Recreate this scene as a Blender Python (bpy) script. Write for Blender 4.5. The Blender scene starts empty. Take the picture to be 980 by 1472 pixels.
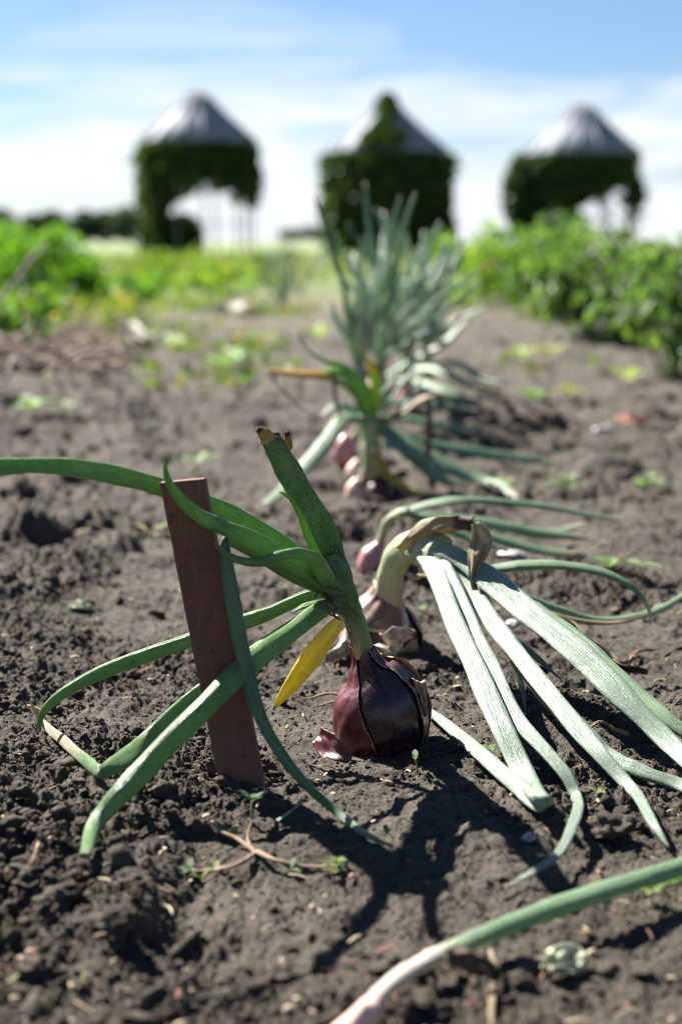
import bpy, math, random
import numpy as np
from mathutils import Vector
R = math.radians
random.seed(7)
rng = np.random.default_rng(11)
scene = bpy.context.scene
COL = scene.collection

# ------------------------------------------------------------------ camera model (used to turn sightings into places)
W, H = 980.0, 1472.0
FPX = 50.0 / 36.0 * H
CH = 0.37
PITCH = R(10.75)
cp, sp = math.cos(PITCH), math.sin(PITCH)

def ray(px, py):
    u = (px - W / 2) / FPX
    v = -(py - H / 2) / FPX
    return Vector((u, cp + v * sp, -sp + v * cp))

def P(px, py, Y):
    d = ray(px, py)
    k = Y / d.y
    return Vector((d.x * k, Y, CH + d.z * k))

def depth(p):
    return p.y * cp + (CH - p.z) * sp

# ------------------------------------------------------------------ noise
def _h(ix, iy, s):
    ix = ix.astype(np.int64); iy = iy.astype(np.int64)
    n = (ix * 374761393 + iy * 668265263 + s * 974634777) & 0xFFFFFFFF
    n = ((n ^ (n >> 13)) * 1274126177) & 0xFFFFFFFF
    n = ((n ^ (n >> 16)) * 2246822519) & 0xFFFFFFFF
    n = n ^ (n >> 15)
    return (n & 0xFFFFFF) / float(0x1000000)

def vn(x, y, s=0):
    x0 = np.floor(x); y0 = np.floor(y)
    fx = x - x0; fy = y - y0
    ux = fx * fx * fx * (fx * (fx * 6 - 15) + 10); uy = fy * fy * fy * (fy * (fy * 6 - 15) + 10)
    def g(dx, dy):
        a = _h(x0 + dx, y0 + dy, s) * 2 * math.pi
        return np.cos(a) * (fx - dx) + np.sin(a) * (fy - dy)
    a = g(0, 0) * (1 - ux) + g(1, 0) * ux
    b = g(0, 1) * (1 - ux) + g(1, 1) * ux
    return (a * (1 - uy) + b * uy) * 1.4

def bumps(x, y, cell, prob, s):
    """rounded clods: one possible lump per cell, 0..1"""
    gx = x / cell; gy = y / cell
    x0 = np.floor(gx); y0 = np.floor(gy)
    out = np.zeros_like(gx)
    for dx in (-1, 0, 1):
        for dy in (-1, 0, 1):
            cx = x0 + dx; cy = y0 + dy
            jx = cx + 0.15 + 0.7 * _h(cx, cy, s); jy = cy + 0.15 + 0.7 * _h(cx, cy, s + 1)
            on = _h(cx, cy, s + 2) < prob
            r = 0.28 + 0.42 * _h(cx, cy, s + 3) ** 1.5
            hh = 0.35 + 0.65 * _h(cx, cy, s + 4)
            an = _h(cx, cy, s + 5) * 3.14; el = 0.7 + 0.6 * _h(cx, cy, s + 6)
            ddx = gx - jx; ddy = gy - jy
            rx = (ddx * np.cos(an) + ddy * np.sin(an)) * el; ry = (-ddx * np.sin(an) + ddy * np.cos(an)) / el
            d2 = (rx * rx + ry * ry) / (r * r)
            out = np.maximum(out, np.where(on, hh * r * 2 * np.clip(1 - d2, 0, 1) ** 0.6, 0))
    return out

def sstep(a, b, x):
    t = np.clip((x - a) / (b - a), 0, 1)
    return t * t * (3 - 2 * t)

def rough_mask(x, y):
    """1 where the soil lies in loose clods, 0 where rain has smoothed it"""
    m = 0.5 + 0.9 * vn(x * 4.2 + 3.1, y * 4.2, 5) + 0.5 * vn(x * 9, y * 9, 6)
    left = sstep(-0.02, -0.13, x) * 0.75
    smooth_front = np.exp(-(((x - 0.0) / 0.12) ** 2 + ((y - 0.80) / 0.16) ** 2)) * 0.75
    smooth_right = np.exp(-(((x - 0.18) / 0.09) ** 2 + ((y - 0.62) / 0.08) ** 2)) * 0.6
    track = np.exp(-(((x + 0.22 - 0.1 * (y - 1.2)) / 0.13) ** 2)) * sstep(1.12, 1.3, y) * 0.9
    return np.clip(m + left - smooth_front - smooth_right - track, 0.08, 1.25)

def gh(x, y):
    x = np.asarray(x, float); y = np.asarray(y, float)
    near = 1 - sstep(3.5, 9, y)
    z = 0.010 * vn(x * 1.7, y * 1.7, 1) + 0.010 * vn(x * 5 + 9, y * 5, 2) * near
    m = rough_mask(x, y)
    wx = x + 0.006 * vn(x * 45, y * 45, 31) + 0.0022 * vn(x * 170, y * 170, 33); wy = y + 0.006 * vn(x * 45 + 7, y * 45, 32) + 0.0022 * vn(x * 170, y * 170 + 5, 34)
    fine = 1 - sstep(1.8, 3.2, y)
    z = z + near * m * (0.0065 * bumps(wx, wy, 0.045, 0.5, 40) + 0.0075 * bumps(wx, wy, 0.021, 0.6, 50))
    z = z + fine * (0.10 + 0.90 * m) * (0.0046 * bumps(wx, wy, 0.0105, 0.65, 60) + 0.0028 * bumps(x, y, 0.0055, 0.6, 70))
    mid = sstep(1.15, 1.9, y) * (1 - sstep(6, 9, y))
    z = z + mid * (0.025 * bumps(wx, wy, 0.16, 0.45, 80) + 0.026 * bumps(wx, wy, 0.075, 0.5, 90)) * (0.35 + 0.65 * np.clip(0.5 + 1.6 * vn(x * 2.3, y * 1.4, 12), 0, 1)) + mid * 0.014 * vn(x * 7, y * 7, 13)
    z = z + near * (0.0050 * vn(x * 24, y * 24, 3) + 0.0026 * vn(x * 70, y * 70, 4))
    z = z + fine * (0.0010 * vn(x * 230, y * 230, 8) + 0.0007 * vn(x * 430, y * 430, 9))
    # a trodden ridge at the near edge and two hollows
    z = z + 0.012 * np.exp(-(((x + 0.115) / 0.014) ** 2 + ((y - 0.735) / 0.05) ** 2))
    z = z - 0.010 * np.exp(-(((x + 0.09) / 0.016) ** 2 + ((y - 0.745) / 0.06) ** 2))
    for bx, by, br in ((0.028, 1.0, 0.05), (0.035, 1.28, 0.06)):
        k = np.exp(-(((x - bx) / br) ** 2 + ((y - by) / br) ** 2))
        z = z * (1 - 0.7 * k)
    return z

def gz(x, y):
    return float(gh(np.array([x]), np.array([y]))[0])

def gsm(x, y):
    """height without the crumbs, for laying things down"""
    return gz(x, y)

def G(px, py, up=0.0):
    """point on the soil seen at (px, py), lifted by up"""
    d = ray(px, py)
    z = 0.0
    for _ in range(4):
        k = (z + up - CH) / d.z
        p = d * k
        z = gz(p.x, p.y)
    k = (z + up - CH) / d.z
    return Vector((d.x * k, d.y * k, CH + d.z * k))

# ------------------------------------------------------------------ objects
def thing(name, label, cat, loc=(0, 0, 0), group=None):
    o = bpy.data.objects.new(name, None)
    o.empty_display_size = 0.02
    COL.objects.link(o)
    o.location = loc
    o['label'] = label; o['category'] = cat
    if group: o['group'] = group
    return o

def tag(o, label, cat, group=None):
    o['label'] = label; o['category'] = cat
    if group: o['group'] = group
    return o

def origin_of(o):
    v = Vector((0, 0, 0))
    while o is not None:
        v += o.location; o = o.parent
    return v

class MB:
    def __init__(self):
        self.v = []; self.f = []; self.uv = []; self.t = []
    def vert(self, p, uv=(0, 0), t=0.5):
        self.v.append((p[0], p[1], p[2])); self.uv.append(uv); self.t.append(t)
        return len(self.v) - 1
    def build(self, name, mat, parent=None, loc=None, smooth=True):
        base = origin_of(parent) if parent is not None else Vector(loc or (0, 0, 0))
        v = np.array(self.v, dtype=np.float64).reshape(-1, 3) - np.array(base)
        me = bpy.data.meshes.new(name)
        me.from_pydata(v.tolist(), [], self.f)
        uvl = me.uv_layers.new(name='UVMap')
        li = np.zeros(len(me.loops), dtype=np.int32); me.loops.foreach_get('vertex_index', li)
        uvl.data.foreach_set('uv', np.array(self.uv, dtype=np.float32)[li].ravel())
        at = me.attributes.new('along', 'FLOAT', 'POINT')
        at.data.foreach_set('value', np.array(self.t, dtype=np.float32))
        me.polygons.foreach_set('use_smooth', [smooth] * len(me.polygons))
        me.materials.append(mat)
        o = bpy.data.objects.new(name, me)
        COL.objects.link(o)
        if parent is not None: o.parent = parent
        else: o.location = base
        return o

def np_mesh(name, v, f, mat, parent=None, smooth=True, loc=(0, 0, 0)):
    me = bpy.data.meshes.new(name)
    base = np.array(origin_of(parent)) if parent is not None else np.array(loc, float)
    v = np.asarray(v, dtype=np.float32) - base.astype(np.float32)
    n = f.shape[1]
    me.vertices.add(len(v)); me.vertices.foreach_set('co', v.astype(np.float32).ravel())
    me.loops.add(f.size); me.loops.foreach_set('vertex_index', f.astype(np.int32).ravel())
    me.polygons.add(len(f)); me.polygons.foreach_set('loop_start', np.arange(0, f.size, n, dtype=np.int32))
    me.polygons.foreach_set('use_smooth', [smooth] * len(f))
    me.update(calc_edges=True)
    me.materials.append(mat)
    o = bpy.data.objects.new(name, me); COL.objects.link(o)
    if parent is not None: o.parent = parent
    else: o.location = loc
    return o

# ------------------------------------------------------------------ material helpers
class NT:
    def __init__(self, name):
        self.m = bpy.data.materials.new(name); self.m.use_nodes = True
        self.t = self.m.node_tree; self.t.nodes.clear()
        self.out = self.n('ShaderNodeOutputMaterial')
    def n(self, typ, **kw):
        nd = self.t.nodes.new(typ)
        for k, v in kw.items(): setattr(nd, k, v)
        return nd
    def l(self, a, b): self.t.links.new(a, b)
    def val(self, sock, v):
        if hasattr(v, 'links') or isinstance(v, bpy.types.NodeSocket): self.l(v, sock)
        else: sock.default_value = v
    def noise(self, vec, scale, detail=3, rough=0.55, dist=0.0):
        nd = self.n('ShaderNodeTexNoise'); nd.inputs['Scale'].default_value = scale
        nd.inputs['Detail'].default_value = detail; nd.inputs['Roughness'].default_value = rough
        nd.inputs['Distortion'].default_value = dist
        if vec is not None: self.l(vec, nd.inputs['Vector'])
        return nd.outputs['Fac']
    def mapping(self, vec, scale=(1, 1, 1), loc=(0, 0, 0), rot=(0, 0, 0)):
        nd = self.n('ShaderNodeMapping'); nd.inputs['Scale'].default_value = scale
        nd.inputs['Location'].default_value = loc; nd.inputs['Rotation'].default_value = rot
        self.l(vec, nd.inputs['Vector']); return nd.outputs['Vector']
    def ramp(self, fac, stops):
        nd = self.n('ShaderNodeValToRGB'); e = nd.color_ramp.elements
        while len(e) < len(stops): e.new(0.5)
        for k, (p, c) in enumerate(stops):
            e[k].position = p; e[k].color = (*c, 1) if len(c) == 3 else c
        self.l(fac, nd.inputs['Fac']); return nd.outputs['Color']
    def rng(self, x, a, b, c=0.0, d=1.0):
        nd = self.n('ShaderNodeMapRange'); nd.clamp = True
        self.val(nd.inputs['Value'], x)
        for k, v in zip(('From Min', 'From Max', 'To Min', 'To Max'), (a, b, c, d)): nd.inputs[k].default_value = v
        return nd.outputs['Result']
    def math(self, op, a, b=0.0):
        nd = self.n('ShaderNodeMath', operation=op)
        self.val(nd.inputs[0], a); self.val(nd.inputs[1], b); return nd.outputs[0]
    def mix(self, fac, a, b, mode='MIX'):
        nd = self.n('ShaderNodeMix', data_type='RGBA', blend_type=mode)
        self.val(nd.inputs[0], fac)
        for s, v in ((nd.inputs[6], a), (nd.inputs[7], b)):
            if isinstance(v, tuple): s.default_value = (*v, 1) if len(v) == 3 else v
            else: self.l(v, s)
        return nd.outputs[2]
    def bump(self, height, dist, strength=1.0, prev=None):
        nd = self.n('ShaderNodeBump'); nd.inputs['Distance'].default_value = dist
        nd.inputs['Strength'].default_value = strength
        self.l(height, nd.inputs['Height'])
        if prev is not None: self.l(prev, nd.inputs['Normal'])
        return nd.outputs['Normal']
    def principled(self, color, rough=0.6, normal=None, spec=0.5, coat=0.0, coat_r=0.1, sheen=0.0, metallic=0.0, transl=0.0, tcol=None):
        b = self.n('ShaderNodeBsdfPrincipled')
        self.val(b.inputs['Base Color'], (*color, 1) if isinstance(color, tuple) else color)
        self.val(b.inputs['Roughness'], rough)
        b.inputs['Specular IOR Level'].default_value = spec
        b.inputs['Coat Weight'].default_value = coat; b.inputs['Coat Roughness'].default_value = coat_r
        self.val(b.inputs['Metallic'], metallic)
        if sheen: b.inputs['Sheen Weight'].default_value = sheen
        if normal is not None: self.l(normal, b.inputs['Normal'])
        res = b.outputs[0]
        if transl > 0:
            tr = self.n('ShaderNodeBsdfTranslucent')
            self.val(tr.inputs['Color'], (*tcol, 1) if isinstance(tcol, tuple) else (tcol if tcol is not None else color))
            mx = self.n('ShaderNodeMixShader'); mx.inputs[0].default_value = transl
            self.l(res, mx.inputs[1]); self.l(tr.outputs[0], mx.inputs[2]); res = mx.outputs[0]
        self.l(res, self.out.inputs['Surface'])
        return self.m
    def attr(self, name):
        nd = self.n('ShaderNodeAttribute'); nd.attribute_name = name; return nd.outputs['Fac']
    def uv(self): return self.n('ShaderNodeUVMap').outputs['UV']
    def obj(self): return self.n('ShaderNodeTexCoord').outputs['Object']
    def island(self): return self.n('ShaderNodeNewGeometry').outputs['Random Per Island']

def leaf_mat(name, dark, light, fleck, tip, tip_start, base, base_end, transl=0.25, rough=0.42, patch=None, fleck_amt=0.6, tmul=(1.5, 1.6, 0.55)):
    t = NT(name)
    uv = t.uv()
    st = t.noise(t.mapping(uv, (26, 14, 1)), 1.0, 4, 0.6)
    ln = t.noise(t.mapping(uv, (70, 4, 1)), 1.0, 2, 0.5)
    bl = t.noise(t.mapping(uv, (5, 5, 1)), 1.0, 4, 0.65)
    c = t.mix(t.rng(st, 0.3, 0.7), dark, light)
    c = t.mix(t.rng(ln, 0.45, 0.75, 0, 0.35), c, light)
    c = t.mix(t.rng(bl, 0.35, 0.75, 0, 0.5), c, tuple(0.5 * (a + b) for a, b in zip(light, fleck)))
    fl = t.noise(t.mapping(uv, (44, 90, 1)), 1.0, 2, 0.5)
    c = t.mix(t.rng(fl, 0.57, 0.66, 0, fleck_amt), c, fleck)
    f2 = t.noise(t.mapping(uv, (16, 30, 1), (7, 3, 0)), 1.0, 3, 0.6)
    c = t.mix(t.rng(f2, 0.58, 0.72, 0, fleck_amt * 0.45), c, fleck)
    lg = t.noise(t.mapping(uv, (2.2, 2.0, 1), (1, 5, 0)), 1.0, 3, 0.6)
    c = t.mix(t.rng(lg, 0.50, 0.72, 0, 0.45), c, dark)
    if patch:
        pn = t.noise(t.mapping(uv, (5, 22, 1), (3.3, 1.7, 0)), 1.0, 4, 0.65)
        c = t.mix(t.rng(pn, 0.69, 0.74, 0, 0.8), c, patch)
    al = t.math('ADD', t.attr('along'), t.math('MULTIPLY', t.math('SUBTRACT', st, 0.5), 0.12))
    if base is not None:
        c = t.mix(t.rng(al, 0.0, base_end, 1, 0), c, base)
    if tip is not None:
        tc = t.mix(t.rng(ln, 0.4, 0.6), tip, tuple(x * 0.45 for x in tip))
        c = t.mix(t.rng(al, tip_start, min(1.0, tip_start + 0.07)), c, tc)
    b = t.bump(ln, 0.0010, 0.8)
    b = t.bump(st, 0.0008, 0.5, b)
    fine_ = t.noise(t.mapping(uv, (40, 60, 1)), 1.0, 2, 0.5)
    b = t.bump(fine_, 0.0007, 0.5, b)
    r = t.rng(bl, 0.2, 0.8, rough - 0.08, rough + 0.15)
    tc = t.mix(1.0, c, tmul, 'MULTIPLY')
    return t.principled(c, r, b, 0.5, transl=transl, tcol=tc)

def plain_mat(name, a, b, scale, rough=0.7, bump=0.0006, transl=0.0, aniso=(1, 1, 1), spec=0.4):
    t = NT(name)
    v = t.mapping(t.obj(), aniso)
    n = t.noise(v, scale, 5, 0.62)
    c = t.mix(t.rng(n, 0.32, 0.68), a, b)
    return t.principled(c, rough, t.bump(n, bump, 0.8), spec, transl=transl, tcol=c)

def foliage_mat(name, a, b, transl=0.35, rough=0.45, third=None):
    t = NT(name)
    r = t.island()
    c = t.mix(r, a, b); rough = rough + 0.15
    if third: c = t.mix(t.rng(t.math('FRACT', t.math('MULTIPLY', r, 7.31)), 0.85, 0.9), c, third)
    tc = t.mix(1.0, c, (1.6, 1.7, 0.5), 'MULTIPLY')
    return t.principled(c, rough, None, 0.3, transl=transl, tcol=tc)

# ---- soil
def soil_material():
    t = NT('soil')
    o = t.obj()
    sep = t.n('ShaderNodeSeparateXYZ'); t.l(o, sep.inputs[0])
    n1 = t.noise(o, 9, 5, 0.6); n2 = t.noise(o, 90, 5, 0.65); n3 = t.noise(o, 620, 3, 0.6)
    c = t.mix(t.rng(n1, 0.3, 0.7), (0.052, 0.043, 0.032), (0.098, 0.082, 0.063))
    c = t.mix(t.rng(n2, 0.38, 0.68, 0, 0.8), c, (0.032, 0.0255, 0.019))
    c = t.mix(t.rng(n3, 0.62, 0.72, 0, 0.6), c, (0.20, 0.172, 0.138))
    c = t.mix(t.rng(n3, 0.40, 0.30, 0, 0.5), c, (0.033, 0.028, 0.022))
    n0 = t.noise(o, 2.2, 5, 0.6)
    c = t.mix(t.rng(n0, 0.48, 0.68, 0, 0.65), c, (0.036, 0.028, 0.0205))
    c = t.mix(t.rng(t.noise(o, 14, 4, 0.65), 0.50, 0.64, 0, 0.5), c, (0.032, 0.025, 0.018))
    # straw, moss and small weeds take over farther down the plot
    far = t.math('ADD', sep.outputs['Y'], t.math('MULTIPLY', t.math('SUBTRACT', t.noise(o, 1.1, 5, 0.65), 0.5), 9.0))
    dry = t.mix(t.rng(t.noise(o, 7, 4), 0.35, 0.65), (0.125, 0.098, 0.055), (0.085, 0.10, 0.03))
    far = t.math('ADD', far, t.rng(sep.outputs['X'], -0.3, -1.6, 0.0, 2.2))
    c = t.mix(t.rng(far, 6.0, 9.0, 0, 0.8), c, dry)
    grn = t.mix(t.rng(t.noise(o, 2.5, 4), 0.3, 0.7), (0.055, 0.10, 0.02), (0.11, 0.15, 0.035))
    c = t.mix(t.rng(far, 9.0, 13.0), c, grn)
    fld = t.mix(t.rng(t.noise(t.mapping(o, (0.02, 0.12, 1)), 1.0, 4), 0.35, 0.65), (0.085, 0.14, 0.035), (0.17, 0.20, 0.07))
    c = t.mix(t.rng(sep.outputs['Y'], 40.0, 55.0), c, fld)
    n4 = t.noise(o, 260, 4, 0.7)
    b = t.bump(n2, 0.005, 0.6)
    b = t.bump(n4, 0.0030, 0.8, b)
    b = t.bump(n3, 0.0014, 0.9, b)
    return t.principled(c, 0.92, b, 0.25)
M_SOIL = soil_material()

# ------------------------------------------------------------------ ground: one sheet out to the horizon
def build_ground():
    ys = [-40, -12, -4, -1.5, -0.6, -0.1, 0.2, 0.36]
    y = 0.44
    while y < 1.45: ys.append(y); y += 0.0016 * (0.5 + 0.5 * y / 0.6)
    while y < 3.4: ys.append(y); y += 0.0035 * y
    while y < 3000: ys.append(y); y += 0.022 * y
    ys = np.array(ys)
    core = np.linspace(-0.345, 0.345, 760)
    side = 0.345 * np.exp(np.linspace(0, math.log(60), 60))[1:]
    us = np.concatenate([-side[::-1], core, side])
    s = np.maximum(ys, 0.45) + 0.12
    X = us[None, :] * s[:, None]
    Y = np.repeat(ys[:, None], len(us), 1)
    # break the sampling grid a little so clod edges do not follow it
    Z = gh(X.ravel(), Y.ravel()).reshape(X.shape)
    Z = np.where(Y > 40, Z * 0, Z)
    v = np.stack([X, Y, Z], -1).reshape(-1, 3)
    ny, nx = X.shape
    i = np.arange(ny - 1)[:, None] * nx + np.arange(nx - 1)[None, :]
    f = np.stack([i, i + 1, i + nx + 1, i + nx], -1).reshape(-1, 4)
    o = np_mesh('ground', v, f, M_SOIL)
    o['kind'] = 'structure'
    return o
build_ground()

# ------------------------------------------------------------------ soil crumbs
def ico(sub):
    import bmesh
    bm = bmesh.new(); bmesh.ops.create_icosphere(bm, subdivisions=sub, radius=1.0)
    v = np.array([x.co[:] for x in bm.verts]); f = np.array([[q.index for q in p.verts] for p in bm.faces]); bm.free()
    return v, f

def lumpy(v, seed, amt):
    out = v.copy()
    r = np.ones(len(v))
    for k, (fr, a) in enumerate(((1.3, 0.30), (2.7, 0.26), (5.5, 0.18), (11.0, 0.09))):
        r += amt * a * (vn(v[:, 0] * fr + seed * 3.7, v[:, 1] * fr + v[:, 2] * fr * 1.3, seed + k) +
                        vn(v[:, 2] * fr + seed * 1.3, v[:, 0] * fr - v[:, 1] * fr * 0.7, seed + 17 + k))
    return out * r[:, None]

def crumb_shape(v, seed):
    r = np.random.default_rng(seed)
    o = v * np.array([1.25, 1.0, 0.85])
    for _ in range(7):
        n = r.normal(size=3); n /= np.linalg.norm(n); d = 0.35 + 0.45 * r.random()
        k = o @ n
        o = o - np.outer(np.clip(k - d, 0, None), n) * 0.9
    return lumpy(o, seed, 1.0)

LOW = []
def on_leaf(x, y, r):
    a = np.array(LOW); hit = np.zeros(len(x), bool)
    cell = 0.05
    from collections import defaultdict
    tab = defaultdict(list)
    for q in a: tab[(int(math.floor(q[0] / cell)), int(math.floor(q[1] / cell)))].append(q)
    tab = {k: np.array(v) for k, v in tab.items()}
    ix = np.floor(x / cell).astype(int); iy = np.floor(y / cell).astype(int)
    key = ix * 100003 + iy
    for k in np.unique(key):
        idx = np.where(key == k)[0]; kx, ky = ix[idx[0]], iy[idx[0]]
        near = [tab[(kx + i, ky + j)] for i in (-1, 0, 1) for j in (-1, 0, 1) if (kx + i, ky + j) in tab]
        if not near: continue
        nb = np.concatenate(near)
        d = np.hypot(x[idx][:, None] - nb[None, :, 0], y[idx][:, None] - nb[None, :, 1])
        hit[idx] = (d < nb[None, :, 2] + r).any(1)
    return hit

def crumbs():
    vs, fs, off = [], [], 0
    def scatter(n, r_lo, r_hi, power, sub, ymax, thresh, nvar):
        nonlocal off
        base, fc = ico(sub)
        shapes = [crumb_shape(base, 100 + 13 * k + sub) for k in range(nvar)]
        got = 0; P_, Rr = [], []
        while got < n:
            yy = 0.52 + (ymax - 0.52) * rng.random(n) ** 1.5
            xx = (rng.random(n) * 2 - 1) * (0.29 * yy + 0.09)
            m = rough_mask(xx, yy) + 0.5 * vn(xx * 30, yy * 30, 90)
            keep = rng.random(n) < np.clip((m - thresh) * 1.3, 0.22 if r_hi < 0.003 else 0.05, 1)
            d1 = np.hypot(xx - 0.03, yy - 1.01) > 0.04
            keep &= d1
            keep &= ~on_leaf(xx, yy, r_hi if r_hi < 0.003 else 0.55 * r_hi)
            P_.append(np.stack([xx[keep], yy[keep]], -1)); got += keep.sum()
        p = np.concatenate(P_)[:n]
        u = rng.random(n)
        r = r_lo * (1 - u * (1 - (r_lo / r_hi) ** power)) ** (-1 / power)
        z = gh(p[:, 0], p[:, 1])
        q = rng.integers(0, nvar, n)
        for k in range(nvar):
            idx = np.where(q == k)[0]
            if not len(idx): continue
            a = rng.random(len(idx)) * 6.283; ca, sa = np.cos(a), np.sin(a)
            tl = (rng.random(len(idx)) - 0.5) * 2.4; ct, s_ = np.cos(tl), np.sin(tl)
            b = shapes[k]
            sx = 0.75 + 0.5 * rng.random(len(idx)); sz = 0.6 + 0.4 * rng.random(len(idx))
            bx = b[None, :, 0] * sx[:, None]; by = b[None, :, 1] + 0 * bx; bz = b[None, :, 2] * sz[:, None]
            y1 = by * ct[:, None] - bz * s_[:, None]; z1 = by * s_[:, None] + bz * ct[:, None]
            x2 = bx * ca[:, None] - y1 * sa[:, None]; y2 = bx * sa[:, None] + y1 * ca[:, None]
            rr = r[idx][:, None]
            V = np.stack([x2 * rr + p[idx, 0][:, None], y2 * rr + p[idx, 1][:, None], z1 * rr + (z[idx] + r[idx] * 0.12)[:, None]], -1)
            nv = b.shape[0]
            Fi = fc[None] + (off + np.arange(len(idx)) * nv)[:, None, None]
            vs.append(V.reshape(-1, 3)); fs.append(Fi.reshape(-1, 3)); off += nv * len(idx)
    scatter(60000, 0.0006, 0.0019, 1.4, 1, 1.5, 0.10, 8)
    scatter(19000, 0.0013, 0.0042, 1.7, 2, 1.9, 0.30, 9)
    scatter(330, 0.0034, 0.0068, 2.4, 3, 2.4, 0.60, 12)
    scatter(2200, 0.003, 0.011, 2.2, 2, 5.5, 0.40, 8)   # far lumps
    o = np_mesh('soil_crumbs', np.concatenate(vs), np.concatenate(fs), M_SOIL, smooth=True)
    o['kind'] = 'stuff'; o['label'] = 'loose crumbs of dark soil lying on the bed'

# ------------------------------------------------------------------ tubes and leaves
def spline(pts, n):
    """centripetal Catmull-Rom through rows of [x,y,z,w,...], resampled to n rows"""
    a = np.array(pts, float)
    a = np.vstack([2 * a[0] - a[1], a, 2 * a[-1] - a[-2]])
    out = []
    for i in range(1, len(a) - 2):
        p0, p1, p2, p3 = a[i - 1], a[i], a[i + 1], a[i + 2]
        d = lambda p, q: max(1e-5, np.linalg.norm(p[:3] - q[:3])) ** 0.5
        t0 = 0; t1 = t0 + d(p0, p1); t2 = t1 + d(p1, p2); t3 = t2 + d(p2, p3)
        for t in np.linspace(t1, t2, 14, endpoint=False):
            A1 = (t1 - t) / (t1 - t0) * p0 + (t - t0) / (t1 - t0) * p1
            A2 = (t2 - t) / (t2 - t1) * p1 + (t - t1) / (t2 - t1) * p2
            A3 = (t3 - t) / (t3 - t2) * p2 + (t - t2) / (t3 - t2) * p3
            B1 = (t2 - t) / (t2 - t0) * A1 + (t - t0) / (t2 - t0) * A2
            B2 = (t3 - t) / (t3 - t1) * A2 + (t - t1) / (t3 - t1) * A3
            out.append((t2 - t) / (t2 - t1) * B1 + (t - t1) / (t2 - t1) * B2)
    out.append(a[-2]); out = np.array(out)
    s = np.concatenate([[0], np.cumsum(np.linalg.norm(np.diff(out[:, :3], axis=0), axis=1))])
    # more samples where it bends
    u = np.linspace(0, s[-1], n)
    return np.stack([np.interp(u, s, out[:, k]) for k in range(out.shape[1])], -1), s[-1]

def tube(mb, pts, n=56, m=16, flat=0.45, hint=(0, -0.55, 0.83), relax=0.25, twist=0.0, cup=0.0, wob=0.05, seed=0, seed_uv=None,
         crease=0.0, jag=0.0, caps=True, t0=0.0, t1=1.0, clear=False):
    """closed tube through rows [Vector, width(m)]: an ellipse of that width and flat*width thickness"""
    rows = [[p.x, p.y, p.z, w] + ([f[0]] if f else [flat]) for p, w, *f in pts]
    c, L = spline(rows, n)
    if clear and c[:, 1].mean() < 3:
        wd_ = c[:, 3] * 0.5
        g = np.max([gh(c[:, 0] + a * wd_, c[:, 1] + b * wd_) for a, b in ((0, 0), (0.8, 0), (-0.8, 0), (0, 0.8), (0, -0.8))], axis=0)
        need = np.maximum(0, g + wd_ * c[:, 4] * 0.7 - c[:, 2])
        if need.max() > 0:
            k = max(2, n // 14); pad = np.pad(need, k, mode='edge')
            mx = np.array([pad[i:i + 2 * k + 1].max() for i in range(n)])
            pad = np.pad(mx, k, mode='edge')
            c[:, 2] += np.array([pad[i:i + 2 * k + 1].mean() for i in range(n)])
        low = c[:, 2] - g < 0.012
        for q, ww in zip(c[low], wd_[low]): LOW.append((q[0], q[1], ww))
    hint = Vector(hint).normalized()
    rs = random.Random(seed * 7 + 1)
    ph = [rs.random() * 6.28 for _ in range(6)]
    wprev = None; rings = []
    uo = rs.random() * 9 if seed_uv is None else seed_uv
    for i in range(n):
        a = Vector(c[max(0, i - 1)][:3]); b = Vector(c[min(n - 1, i + 1)][:3])
        t = (b - a).normalized()
        wv = t.cross(hint)
        k = wv.length
        if wprev is None:
            w = wv.normalized()
        else:
            w = wprev - t * wprev.dot(t)
            w.normalize()
            if k > 0.25:
                wv.normalize()
                if wv.dot(w) < 0: wv = -wv
                w = (w * (1 - relax * k) + wv * relax * k).normalized()
        wprev = w.copy()
        nrm = w.cross(t)
        f = i / (n - 1)
        if twist:
            an = twist * f
            w, nrm = w * math.cos(an) + nrm * math.sin(an), nrm * math.cos(an) - w * math.sin(an)
        wd = max(0.0002, c[i][3]) * 0.5 * (1 + wob * (math.sin(f * 17 + ph[0]) + 0.6 * math.sin(f * 41 + ph[1])))
        fl = c[i][4]
        s = f * L
        ring = []
        for j in range(m):
            th = 2 * math.pi * j / m
            ct, st = math.cos(th), math.sin(th)
            rad = 1 + wob * 0.6 * math.sin(3 * th + s * 60 + ph[2])
            e = 0.9
            ex = math.copysign(abs(ct) ** e, ct) * wd * rad
            ez = math.copysign(abs(st) ** e, st) * wd * fl * rad
            ez += cup * wd * (ct * ct - 0.4)
            if crease and st > 0: ez -= crease * wd * math.exp(-(ct / 0.35) ** 2)
            p = Vector(c[i][:3]) + w * ex + nrm * ez
            if jag and i >= n - 4:
                p += t * (jag * rs.uniform(-1, 1) * wd)
            ring.append(mb.vert(p, (uo + j / m if j <= m / 2 else uo + (m - j) / m, s * 10 + uo), t0 + (t1 - t0) * f))
        rings.append(ring)
    for i in range(n - 1):
        for j in range(m):
            j2 = (j + 1) % m
            mb.f.append((rings[i][j], rings[i][j2], rings[i + 1][j2], rings[i + 1][j]))
    if caps:
        mb.f.append(tuple(reversed(rings[0]))); mb.f.append(tuple(rings[-1]))
    return c, L

def pt(spec, lift=0.0):
    """(px, py, Y or 'g' or ('g', up), width_px[, flat]) -> (Vector, width m[, flat])"""
    px, py, Y, w = spec[:4]
    if Y == 'g': p = G(px, py, 0.004)
    elif isinstance(Y, tuple): p = G(px, py, Y[1])
    else: p = P(px, py, Y)
    return (p, w * depth(p) / FPX) + tuple(spec[4:5])

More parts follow.
